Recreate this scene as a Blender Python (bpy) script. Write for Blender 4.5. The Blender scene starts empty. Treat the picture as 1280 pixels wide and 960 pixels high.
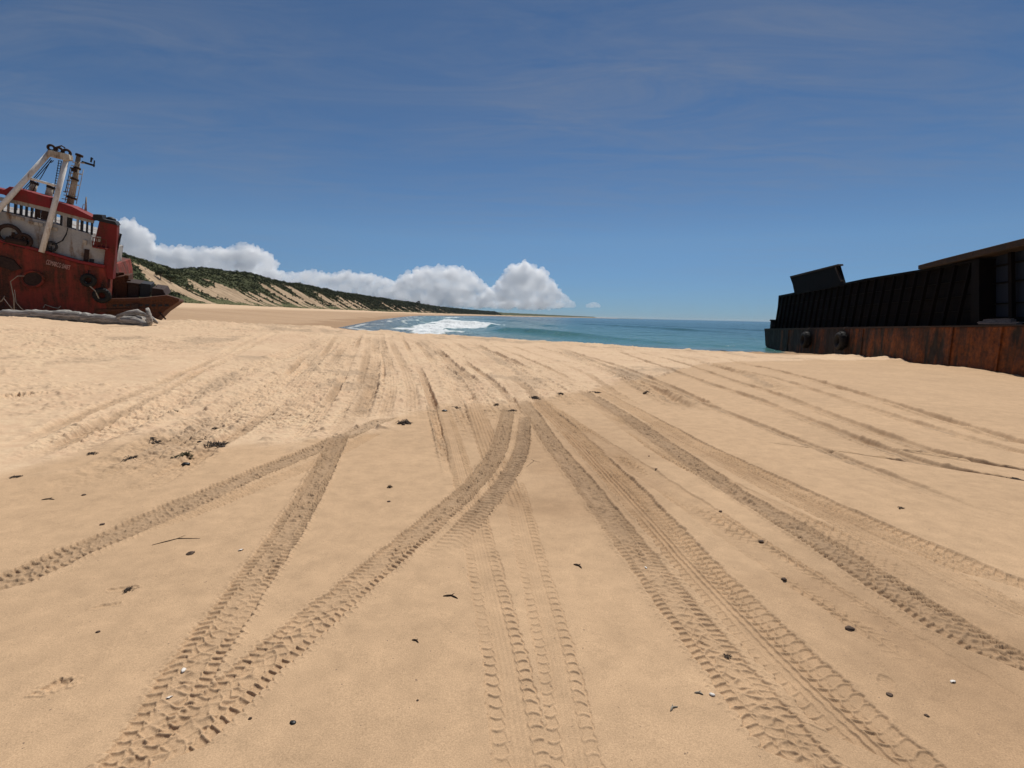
import bpy, math, random, time
import numpy as np
from mathutils import Vector, Matrix
T00 = time.time()
HAZE = 2.2e-5
rnd = random.Random(7)
C = bpy.context.scene.collection
R = math.radians

# ------------------------------------------------------------------ camera
EYE = np.array([0.0, 0.0, 1.6]); F = 640.0
PITCH, ROLL = math.atan(85/640), R(1.25)
fwd = np.array([0, math.cos(PITCH), -math.sin(PITCH)])
up0 = np.array([0, math.sin(PITCH), math.cos(PITCH)]); rt0 = np.array([1.0, 0, 0])
rgt = math.cos(ROLL)*rt0 + math.sin(ROLL)*up0
upv = math.cos(ROLL)*up0 - math.sin(ROLL)*rt0
def ray(px, py):                       # direction of a photo pixel (1280x960)
    d = fwd*F + rgt*(px-640) - upv*(py-480)
    return d/np.linalg.norm(d)
def on_plane(px, py, A, N):
    d = ray(px, py); t = np.dot(np.array(A)-EYE, N)/np.dot(d, N)
    return EYE + d*t
def at_y(px, py, Y):
    d = ray(px, py); return EYE + d*(Y/d[1])

# ------------------------------------------------------------------ numpy noise
_tab = np.random.RandomState(3).rand(512, 512).astype(np.float32)
def vnoise(x, y):
    xi = np.floor(x).astype(np.int32); yi = np.floor(y).astype(np.int32)
    fx = (x-xi).astype(np.float32); fy = (y-yi).astype(np.float32)
    fx = fx*fx*(3-2*fx); fy = fy*fy*(3-2*fy)
    x0 = xi & 511; x1 = (xi+1) & 511; y0 = yi & 511; y1 = (yi+1) & 511
    a = _tab[x0, y0]; b = _tab[x1, y0]; c = _tab[x0, y1]; d = _tab[x1, y1]
    a = a+(b-a)*fx; c = c+(d-c)*fx
    return (a+(c-a)*fy)*2-1
def fbm(x, y, octv=4, gain=.5):
    s = 0; a = 1; tot = 0
    for o in range(octv):
        s = s+a*vnoise(x*(2.03**o)+o*17.3, y*(2.03**o)+o*31.7); tot += a; a *= gain
    return s/tot
def sstep(a, b, x):
    t = np.clip((x-a)/(b-a), 0, 1); return t*t*(3-2*t)

# ------------------------------------------------------------------ scene helpers
def tag(o, label, cat, group=None, kind=None):
    if label: o['label'] = label
    if cat: o['category'] = cat
    if group: o['group'] = group
    if kind: o['kind'] = kind
    return o
def empty(name, loc):
    o = bpy.data.objects.new(name, None); C.objects.link(o); o.location = loc; o.empty_display_size = .3
    return o
def link_mesh(name, me, mat, parent=None):
    o = bpy.data.objects.new(name, me); C.objects.link(o)
    if mat: me.materials.append(mat)
    if parent is not None:
        o.parent = parent
        root = parent
        off = Vector((0, 0, 0))
        while root is not None: off += root.location; root = root.parent
        me.transform(Matrix.Translation(-off))
    return o
def mesh_np(name, co, quads, smooth=True, attrs=None):
    me = bpy.data.meshes.new(name)
    nv, nf = len(co), len(quads)
    k = quads.shape[1]
    me.vertices.add(nv); me.vertices.foreach_set('co', np.ascontiguousarray(co, np.float32).ravel())
    me.loops.add(nf*k); me.loops.foreach_set('vertex_index', np.ascontiguousarray(quads, np.int32).ravel())
    me.polygons.add(nf); me.polygons.foreach_set('loop_start', np.arange(0, nf*k, k, dtype=np.int32))
    me.polygons.foreach_set('use_smooth', np.full(nf, smooth, dtype=bool))
    for n, a in (attrs or {}).items():
        at = me.attributes.new(n, 'FLOAT', 'POINT'); at.data.foreach_set('value', np.ascontiguousarray(a, np.float32).ravel())
    me.update(calc_edges=True)
    return me
def grid_quads(nr, nc):
    i = np.arange((nr-1)*(nc-1)); r = i//(nc-1); c = i % (nc-1); a = r*nc+c
    return np.stack([a, a+1, a+nc+1, a+nc], 1)

class MB:
    def __init__(s): s.v = []; s.f = []; s.sm = []
    def add(s, vs, fs, smooth=False):
        b = len(s.v); s.v += [tuple(map(float, v)) for v in vs]; s.f += [tuple(i+b for i in f) for f in fs]; s.sm += [smooth]*len(fs)
        return s
    def prism(s, pts, vec):            # polygon extruded by vec
        n = len(pts); vec = np.array(vec); pp = np.array(pts, float)
        nr_ = sum(np.cross(pp[i]-pp[0], pp[i+1]-pp[0]) for i in range(1, n-1))
        if np.dot(nr_, vec) > 0: pts = list(pts)[::-1]
        vs = [np.array(p) for p in pts]+[np.array(p)+vec for p in pts]
        fs = [tuple(range(n)), tuple(range(2*n-1, n-1, -1))]
        fs += [(i, i+n, (i+1) % n+n, (i+1) % n) for i in range(n)]
        return s.add(vs, fs)
    def bar(s, a, b, w, d, side=None): # rectangular bar from a to b
        a = np.array(a, float); b = np.array(b, float); ax = b-a; ax /= np.linalg.norm(ax)
        sd = np.array(side if side is not None else (0, 0, 1.0)); u = np.cross(ax, sd)
        if np.linalg.norm(u) < 1e-3: u = np.cross(ax, (1, 0, 0))
        u /= np.linalg.norm(u); v = np.cross(u, ax)
        q = [u*w/2+v*d/2, -u*w/2+v*d/2, -u*w/2-v*d/2, u*w/2-v*d/2]
        return s.add([a+k for k in q]+[b+k for k in q], [(3, 2, 1, 0), (4, 5, 6, 7), (0, 1, 5, 4), (1, 2, 6, 5), (2, 3, 7, 6), (3, 0, 4, 7)])
    def tube(s, path, rad, n=10, caps=True, wob=0):
        path = [np.array(p, float) for p in path]; vs = []; m = len(path)
        if not hasattr(rad, '__len__'): rad = [rad]*m
        ref = np.array((0.13, 0.21, 1.0))
        for i, p in enumerate(path):
            t = path[min(i+1, m-1)]-path[max(i-1, 0)]; t = t/(np.linalg.norm(t)+1e-9)
            u = np.cross(t, ref); 
            if np.linalg.norm(u) < .1: u = np.cross(t, (1, 0, 0))
            u /= np.linalg.norm(u); w = np.cross(t, u)
            for k in range(n):
                a = 2*math.pi*k/n; rr = rad[i]*(1+wob*(rnd.random()-.5)*2)
                vs.append(p+(u*math.cos(a)+w*math.sin(a))*rr)
        fs = [(i*n+k, i*n+(k+1) % n, (i+1)*n+(k+1) % n, (i+1)*n+k) for i in range(m-1) for k in range(n)]
        if caps: fs += [tuple(range(n-1, -1, -1)), tuple((m-1)*n+k for k in range(n))]
        return s.add(vs, fs, True)
    def torus(s, c, ax, Rr, r, n=24, m=10, squash=1.0):
        c = np.array(c, float); ax = np.array(ax, float); ax /= np.linalg.norm(ax)
        u = np.cross(ax, (0, 0, 1.0)); u = u/np.linalg.norm(u) if np.linalg.norm(u) > .05 else np.array((1.0, 0, 0)); w = np.cross(ax, u); vs = []
        for i in range(n):
            a = 2*math.pi*i/n; e = u*math.cos(a)+w*math.sin(a)
            for k in range(m):
                b = 2*math.pi*k/m; vs.append(c+e*(Rr+r*math.cos(b))+ax*r*squash*math.sin(b))
        fs = [(i*m+k, ((i+1) % n)*m+k, ((i+1) % n)*m+(k+1) % m, i*m+(k+1) % m) for i in range(n) for k in range(m)]
        return s.add(vs, fs, True)
    def blob(s, c, rx, ry, rz, amp=.2, n=10, m=7, freq=2.0):
        ox = rnd.random()*50; vs = []; c = np.array(c)
        for j in range(m+1):
            ph = math.pi*j/m
            for i in range(n):
                a = 2*math.pi*i/n; d = np.array((math.sin(ph)*math.cos(a), math.sin(ph)*math.sin(a), math.cos(ph)))
                k = 1+amp*float(fbm(np.array([d[0]*freq+ox+d[2]]), np.array([d[1]*freq+d[2]*1.7+ox]), 3)[0])*2
                vs.append(c+d*np.array((rx, ry, rz))*k)
        fs = [(j*n+i, (j+1)*n+i, (j+1)*n+(i+1) % n, j*n+(i+1) % n) for j in range(m) for i in range(n)]
        return s.add(vs, fs, True)
    def build(s, name, mat, parent=None, bevel=0):
        me = bpy.data.meshes.new(name); me.from_pydata(s.v, [], s.f)
        me.polygons.foreach_set('use_smooth', s.sm); me.validate(); me.update()
        o = link_mesh(name, me, mat, parent)
        if bevel:
            b = o.modifiers.new('bevel', 'BEVEL'); b.width = bevel; b.segments = 2; b.limit_method = 'ANGLE'
        return o

# ------------------------------------------------------------------ materials
def new_mat(name):
    m = bpy.data.materials.new(name); m.use_nodes = True; nt = m.node_tree
    p = nt.nodes['Principled BSDF']
    return m, nt, p
def node(nt, t, **kw):
    n = nt.nodes.new(t)
    for k, v in kw.items():
        if k.startswith('i_'):
            key = k[2:].replace('_', ' ')
            n.inputs[int(key) if key.isdigit() else key].default_value = v
        else: setattr(n, k, v)
    return n
def ramp(nt, src, stops):
    r = nt.nodes.new('ShaderNodeValToRGB'); e = r.color_ramp.elements
    while len(e) < len(stops): e.new(.5)
    for k, (p, c) in enumerate(stops):
        e[k].position = p; e[k].color = (*c, 1) if len(c) == 3 else c
    nt.links.new(src, r.inputs['Fac']); return r.outputs['Color']
def mix(nt, fac, a, b, blend='MIX'):
    m = nt.nodes.new('ShaderNodeMix'); m.data_type = 'RGBA'; m.blend_type = blend
    for sock, v in ((m.inputs[0], fac), (m.inputs[6], a), (m.inputs[7], b)):
        if isinstance(v, (int, float)): sock.default_value = v
        elif isinstance(v, tuple): sock.default_value = (*v, 1) if len(v) == 3 else v
        else: nt.links.new(v, sock)
    return m.outputs[2]
def noise(nt, vec, scale, detail=4, rough=.55, dist=0):
    n = node(nt, 'ShaderNodeTexNoise', i_Scale=scale, i_Detail=detail, i_Roughness=rough, i_Distortion=dist)
    if vec is not None: nt.links.new(vec, n.inputs['Vector'])
    return n.outputs['Fac']
def mapping(nt, vec, scale=(1, 1, 1), rot=(0, 0, 0)):
    m = nt.nodes.new('ShaderNodeMapping'); m.inputs['Scale'].default_value = scale; m.inputs['Rotation'].default_value = rot
    nt.links.new(vec, m.inputs['Vector']); return m.outputs['Vector']
def math_n(nt, op, a, b=0.0, clamp=False):
    m = nt.nodes.new('ShaderNodeMath'); m.operation = op; m.use_clamp = clamp
    for sock, v in ((m.inputs[0], a), (m.inputs[1], b)):
        if isinstance(v, (int, float)): sock.default_value = v
        else: nt.links.new(v, sock)
    return m.outputs[0]
def attr(nt, n):
    a = nt.nodes.new('ShaderNodeAttribute'); a.attribute_name = n; return a.outputs['Fac']
def bump(nt, p, h, strength=.5, dist=.02):
    b = node(nt, 'ShaderNodeBump', i_Strength=strength, i_Distance=dist); nt.links.new(h, b.inputs['Height']); nt.links.new(b.outputs['Normal'], p.inputs['Normal'])
def rusty(name, base, rust, rust2, amount=.5, streak=True, rough=.75, scale=.6):
    """weathered paint over steel: patches and vertical runs of rust, tied to the object"""
    m, nt, p = new_mat(name)
    tc = nt.nodes.new('ShaderNodeTexCoord').outputs['Object']
    v1 = mapping(nt, tc, (1, 1, .16) if streak else (1, 1, 1))
    n1 = noise(nt, v1, 2.6*scale*2, 7, .62, .3)
    n2 = noise(nt, tc, .75*scale*2, 6, .6)
    n3 = noise(nt, tc, 9*scale*2, 5, .7)
    k = math_n(nt, 'ADD', math_n(nt, 'MULTIPLY', n1, .55), math_n(nt, 'MULTIPLY', n2, .45))
    lo = .62-amount*.25
    f = ramp(nt, k, [(lo-.05, (0, 0, 0)), (lo+.07, (1, 1, 1))])
    rc = ramp(nt, n3, [(.3, rust2), (.68, rust)])
    bc = ramp(nt, n3, [(.25, tuple(c*.72 for c in base)), (.75, base)])
    c = mix(nt, f, bc, rc)
    nt.links.new(c, p.inputs['Base Color']); p.inputs['Roughness'].default_value = rough
    p.inputs['Specular IOR Level'].default_value = .25
    bump(nt, p, math_n(nt, 'ADD', math_n(nt, 'MULTIPLY', n3, .5), k), .6, .03)
    return m
def plain(name, col, rough=.8, var=.3, scale=6, spec=.3, bstr=.3, bdist=.01):
    m, nt, p = new_mat(name)
    tc = nt.nodes.new('ShaderNodeTexCoord').outputs['Object']
    n = noise(nt, tc, scale, 6, .65)
    c = ramp(nt, n, [(.28, tuple(c*(1-var) for c in col)), (.72, tuple(min(1, c*(1+var)) for c in col))])
    nt.links.new(c, p.inputs['Base Color']); p.inputs['Roughness'].default_value = rough; p.inputs['Specular IOR Level'].default_value = spec
    bump(nt, p, n, bstr, bdist)
    return m

M = {}
M['hull_red'] = rusty('hull_red_paint', (.26, .040, .024), (.12, .038, .018), (.03, .013, .009), .55)
M['hull_rust'] = rusty('bare_rusted_steel', (.095, .035, .019), (.14, .048, .018), (.028, .013, .009), .6)
M['tower_red'] = rusty('tower_red_paint', (.20, .024, .02), (.12, .036, .016), (.04, .012, .008), .4)
M['white'] = rusty('old_white_paint', (.40, .40, .39), (.25, .15, .08), (.07, .04, .025), .3)
M['mast_tan'] = rusty('rusted_mast_paint', (.52, .47, .39), (.36, .28, .20), (.09, .06, .04), .5, scale=1.2)
M['aframe'] = rusty('aframe_white_paint', (.74, .73, .70), (.40, .27, .17), (.18, .11, .07), .08)
M['roof_red'] = rusty('roof_red_paint', (.24, .024, .026), (.16, .034, .024), (.12, .02, .018), .3)
M['dark'] = plain('dark_oxidised_steel', (.012, .012, .014), .6)
M['dark_brown'] = plain('dark_brown_steel', (.035, .018, .013), .8, .5)
M['rubber'] = plain('old_black_rubber', (.012, .011, .010), .75)
M['rope'] = plain('frayed_pale_rope', (.30, .26, .20), .9, .3, 30)
M['letter'] = plain('faded_pink_lettering', (.55, .34, .29), .8, .3, 5)
M['barge_black'] = rusty('barge_black_paint', (.004, .004, .005), (.009, .006, .005), (.003, .003, .003), .45, scale=.5)
M['barge_black'].node_tree.nodes['Principled BSDF'].inputs['Specular IOR Level'].default_value = .08
M['barge_panel'] = rusty('barge_bluish_panel', (.012, .021, .040), (.012, .014, .020), (.008, .008, .010), .1)
M['barge_rust'] = rusty('barge_hull_rust', (.026, .018, .013), (.25, .068, .013), (.050, .020, .010), .28, scale=.3)
nt_ = M['barge_rust'].node_tree; tcn = [q for q in nt_.nodes if q.type == 'TEX_COORD'][0]
sep = nt_.nodes.new('ShaderNodeSeparateXYZ'); nt_.links.new(tcn.outputs['Object'], sep.inputs[0])
rl = [l for l in nt_.links if l.to_node.type == 'VALTORGB' and l.from_node.type == 'MATH'][0]; ksrc, kdst = rl.from_socket, rl.to_socket
nt_.links.new(math_n(nt_, 'ADD', ksrc, math_n(nt_, 'MULTIPLY', sep.outputs['Y'], -.0034)), kdst)
for k_ in ('barge_rust', 'hull_red', 'white'):
    nt_ = M[k_].node_tree; b_ = [q for q in nt_.nodes if q.type == 'BUMP'][0]; tcn = [q for q in nt_.nodes if q.type == 'TEX_COORD'][0]
    b2 = node(nt_, 'ShaderNodeBump', i_Strength=.7, i_Distance=.35); nt_.links.new(noise(nt_, tcn.outputs['Object'], .9, 2, .5), b2.inputs['Height']); nt_.links.new(b2.outputs['Normal'], b_.inputs['Normal'])
M['barge_rail'] = rusty('barge_rail_steel', (.035, .026, .020), (.065, .036, .020), (.02, .014, .01), .5)

# ------------------------------------------------------------------ terrain
SEA = -1.2
SH_Y = np.array([-9000, 30, 40, 48, 60, 94, 213, 500, 900, 1600, 2400, 3400, 5200, 8000, 30000.])
SH_X = np.array([3000, 60, 30, 8, -12, -32, -56, -105, -165, -165, -120, 20, 510, 1500, 9000.])
FT_Y = np.array([-9000, 100, 150, 240, 400, 900, 1600, 2400, 3400, 5200, 8000, 30000.])
FT_X = np.array([-160, -146, -150, -157, -184, -228, -205, -150, -8, 485, 1480, 8900.])
def shore(y): return np.interp(y, SH_Y, SH_X)
def foot(y): return np.interp(y, FT_Y, FT_X)
# crest of the near sand: photo pixel, distance
barge_A = at_y(957, 412, 56); barge_B = at_y(1280, 407, 21.5)
BD = np.array([barge_B[0]-barge_A[0], barge_B[1]-barge_A[1], 0]); BD /= np.linalg.norm(BD)
BN = np.array([BD[1], -BD[0], 0.])                         # horizontal normal of the barge's side
if np.dot(BN, -barge_B) < 0: BN = -BN
crest = []
for px, py, rc in [(-260, 386, 34), (0, 393, 35), (120, 398, 34), (220, 401, 32), (300, 405.5, 30), (400, 410, 30), (450, 414, 30), (520, 418, 30), (640, 425.5, 29), (740, 431.5, 29), (830, 438, 29), (870, 440, 31), (905, 441.3, 36), (940, 441, 48)]:
    d = ray(px, py); k = rc/math.hypot(d[0], d[1]); p = EYE+d*k
    crest.append((math.atan2(p[0], p[1]), rc, p[2]))
for px, py in [(961, 440), (1000, 441.5), (1045, 444.5), (1097, 447.5), (1190, 458.5), (1280, 471), (1320, 477)]:
    p = on_plane(px, py, barge_A, BN)
    crest.append((math.atan2(p[0], p[1]), math.hypot(p[0], p[1]), p[2]))
crest = np.array(crest)
print('crest', np.round(crest, 2).tolist())
def ground_smooth(x, y):
    th = np.arctan2(x, y); r = np.hypot(x, y)
    rc = np.interp(th, crest[:, 0], crest[:, 1]); zc = np.interp(th, crest[:, 0], crest[:, 2])
    k = np.clip((r-4.5)/(rc-4.5), 0, 1)
    near = zc*(k*k*(1.6-.6*k))
    fall = zc-.05*np.maximum(r-rc, 0)
    d = shore(y)-x; w = np.maximum(shore(y)-foot(y), 20)
    t = np.clip(d/w, -3, 1.1)
    Fz = SEA+np.where(t > 0, 5.8*(t*.8+.2*t*t), t*5.5)
    Fz = np.maximum(Fz, -7)
    ww = sstep(2, 30, r-rc)
    return np.where(r < rc, near, fall*(1-ww)+Fz*ww)
def hit_ground(px, py, rmax=90):
    d = ray(px, py); h = math.hypot(d[0], d[1])
    rr = np.exp(np.linspace(math.log(1.0), math.log(rmax), 1500))
    P = EYE[None]+d[None]*(rr/h)[:, None]
    g = ground_smooth(P[:, 0], P[:, 1]); b = np.nonzero(P[:, 2] < g)[0]
    i = b[0] if len(b) else int(np.argmin(P[:, 2]-g))
    return P[i].copy()

# ---- tyre tracks: photo pixels down the middle of each, kind, half width (m), depth (m)
TR = [
 # old soft ruts in the loose dry sand, oldest first
 ('soft', [(0, 602), (150, 532), (300, 468), (420, 418)], .34, .04), ('soft', [(60, 640), (210, 560), (330, 490), (438, 416)], .34, .05),
 ('soft', [(330, 560), (400, 480), (448, 417)], .3, .05), ('soft', [(455, 525), (470, 465), (472, 419)], .3, .06), ('soft', [(610, 525), (560, 460), (522, 422)], .34, .06),
 ('soft', [(720, 520), (640, 460), (580, 425)], .3, .05), ('soft', [(880, 520), (780, 470), (690, 433)], .28, .06), ('soft', [(1000, 500), (920, 465), (830, 441)], .26, .05),
 ('rut', [(0, 590), (110, 540), (240, 472), (345, 416)], .13, .045), ('rut', [(0, 566), (140, 505), (262, 452), (325, 418)], .12, .04),
 ('rut', [(80, 625), (230, 548), (340, 482), (408, 417)], .14, .055), ('rut', [(130, 640), (260, 565), (362, 490), (424, 416)], .14, .05),
 ('rut', [(300, 560), (385, 492), (440, 417)], .13, .05), ('rut', [(345, 570), (412, 500), (452, 417)], .13, .055),
 ('rut', [(410, 560), (448, 490), (461, 418)], .15, .06), ('rut', [(440, 535), (466, 470), (470, 419)], .15, .06),
 ('rut', [(478, 530), (488, 470), (477, 419)], .14, .05), ('rut', [(515, 530), (508, 470), (486, 420)], .14, .06),
 ('rut', [(572, 605), (547, 522), (523, 462), (502, 421)], .13, .075), ('rut', [(604, 560), (575, 505), (545, 456), (514, 422)], .15, .06),
 ('rut', [(640, 540), (600, 488), (560, 450), (528, 423)], .15, .06), ('rut', [(668, 535), (625, 488), (582, 452), (545, 424)], .13, .055),
 ('rut', [(700, 528), (650, 480), (606, 450), (562, 425)], .14, .05), ('rut', [(740, 520), (690, 480), (640, 452), (585, 426)], .14, .06),
 ('rut', [(760, 510), (712, 475), (665, 452), (605, 427)], .13, .05), ('rut', [(800, 510), (740, 472), (690, 450), (630, 428)], .12, .05),
 ('rut', [(860, 520), (790, 478), (725, 450), (660, 430)], .14, .055), ('rut', [(905, 518), (840, 485), (765, 455), (690, 433)], .13, .06),
 # ruts running far to the right
 ('rut', [(1290, 557), (1150, 515), (1050, 486), (985, 467), (900, 448), (820, 437)], .15, .09),
 ('rut', [(1290, 570), (1150, 530), (1040, 496), (960, 471), (880, 452), (800, 437)], .13, .05),
 ('rut', [(1290, 592), (1160, 563), (1040, 520), (945, 485), (860, 457), (780, 437)], .13, .06),
 ('rut', [(1290, 606), (1150, 577), (1020, 530), (930, 495), (845, 465), (760, 436)], .13, .055),
 ('rut', [(1290, 668), (1150, 612), (1000, 553), (905, 515), (830, 485), (760, 458), (700, 434)], .10, .04),
 # fresh prints on the damp smooth sand
 ('block', [(1290, 740), (1130, 673), (980, 607), (850, 545), (755, 493), (710, 470), (660, 449), (612, 430)], .14, .009),
 ('ribs', [(1290, 772), (1100, 676), (955, 605), (830, 545), (735, 500), (690, 472), (640, 447)], .11, .010),
 ('fine', [(1290, 795), (1100, 698), (950, 625), (830, 565), (745, 505)], .14, .011),
 ('mud', [(1290, 840), (1150, 758), (1000, 663), (880, 590), (790, 527), (728, 489), (682, 464), (632, 444), (580, 427)], .125, .0175),
 ('fine', [(1290, 900), (1130, 803), (980, 706), (860, 628), (760, 560), (700, 520), (670, 497)], .15, .012),
 ('block', [(1140, 965), (1008, 845), (885, 720), (790, 620), (722, 548), (682, 512), (650, 480), (612, 450), (572, 427)], .15, .0115),
 ('edge', [(655, 965), (632, 830), (603, 700), (580, 600), (555, 515), (535, 470), (505, 424)], .105, .0065),
 ('edge', [(722, 965), (690, 800), (662, 690), (641, 600)], .095, .0055),
 ('ribs', [(640, 640), (612, 560), (590, 503)], .14, .012),
 ('mud', [(1015, 965), (905, 830), (805, 702), (735, 612), (685, 548), (660, 510), (630, 474), (592, 444), (556, 425)], .115, .0155),
 ('mud', [(-40, 750), (100, 689), (200, 645), (300, 602), (400, 560), (488, 522)], .125, .014),
 ('ribs', [(60, 700), (200, 655), (300, 617), (400, 577), (470, 541)], .09, .009),
 ('mud', [(165, 965), (235, 850), (305, 745), (365, 655), (405, 585), (437, 518), (455, 470), (466, 420)], .11, .016),
 ('mud', [(190, 965), (310, 850), (410, 765), (510, 682), (585, 612), (622, 562), (636, 510)], .105, .0165),
 ('lug', [(520, 715), (565, 680), (628, 606), (652, 560), (656, 520)], .085, .014),
]
# ---- ground sheet: rings round the viewpoint's foot, fine near it and out to the horizon
TH0 = R(54)
th_d = np.linspace(-TH0, TH0, 1480); dth = th_d[1]-th_d[0]
th_s = np.concatenate([np.linspace(-math.pi, -TH0, 60)[:-1], th_d, np.linspace(TH0, math.pi, 60)[1:]])
c0 = 59
rs = [.15, .5, .8, 1.05]
while rs[-1] < 9000:
    r = rs[-1]; rs.append(r+(max(r*r/1500, .003) if r < 4.6 else .0141 if r < 8.6 else r/260) if r < 60 else r*1.014)
rs = np.array(rs+[14000, 30000.]); nr, nc = len(rs), len(th_s)
print('ground', nr, nc, nr*nc)
RR, TT = np.meshgrid(rs, th_s, indexing='ij')
X = RR*np.sin(TT); Y = RR*np.cos(TT)
Z = ground_smooth(X, Y)
# tide line: below it smooth damp sand, beyond it loose dry sand
tl = []
for px, py in [(-300, 640), (0, 606), (110, 572), (190, 556), (265, 558), (400, 556), (500, 530), (560, 511), (650, 505), (740, 487), (830, 470), (940, 452), (1100, 450), (1400, 476)]:
    p = hit_ground(px, py); tl.append((math.atan2(p[0], p[1]), math.hypot(p[0], p[1])))
tl = np.array(tl)
rt = np.interp(TT, tl[:, 0], tl[:, 1])
edge_n = fbm(X*1.3, Y*1.3, 3)
near_mask = RR < 70
dry = sstep(-.25, .45, (RR-rt)+edge_n*.9)
D = np.zeros_like(Z)
fx, fy = X[near_mask], Y[near_mask]; dr_ = dry[near_mask]
h = fbm(fx*.35, fy*.35, 3)*.045+fbm(fx*1.7+9, fy*1.7, 3)*.010
h += dr_*(.022+fbm(fx*.8+3, fy*.8, 3)*.05+fbm(fx*3.3, fy*3.3, 4, .65)*.045*sstep(-.5, .5, fbm(fx*.5+40, fy*.5, 2)))
h += dr_*(np.maximum(fbm(fx*6.5+60, fy*6.5, 3, .6), 0)**1.5*.09+fbm(fx*17, fy*17, 2)*.012)*sstep(-.35, .35, fbm(fx*.35+90, fy*.35, 3))
h += fbm(fx*14, fy*14, 2)*.0016+np.maximum(fbm(fx*3+7, fy*3, 3), 0)**2*.02*(1-dr_)*sstep(.1, .5, fbm(fx*.6+33, fy*.6, 2))
rcn = np.interp(TT[near_mask], crest[:, 0], crest[:, 1])
h += np.maximum(fbm(fx*.9+21, fy*.6, 4, .6), -.1)*.20*np.exp(-((np.hypot(fx, fy)-rcn)/3.5)**2)
D[near_mask] = h
lump = np.zeros_like(Z); lump[near_mask] = fbm(fx*7+5, fy*7, 3, .65)
crumb = np.zeros_like(Z); crumb[near_mask] = fbm(fx*26+5, fy*26, 3, .7)
damp_shade = np.zeros_like(Z)  # damp sand; ruts and prints below add painted shade to it
damp_shade[near_mask] = (1-dr_)*.22+sstep(.15, .6, fbm(fx*.42+71, fy*.42+12, 4))*(1-dr_*.9)*.7*(1-sstep(5, 9, np.hypot(fx, fy)))
black = np.zeros_like(Z)  # dark sand patches, plus shade painted into ruts and prints
inland = sstep(5, 40, foot(Y)-X)
black[near_mask] = sstep(.25, .6, fbm(fx*.55+171, fy*.55+2, 4)+.2*fbm(fx*4, fy*4, 2))*dr_*.35
def pulse(x, w, soft=.06):
    d = np.abs(x-np.round(x)); return 1-sstep(w-soft, w+soft, d)
base0 = D.copy()
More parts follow.
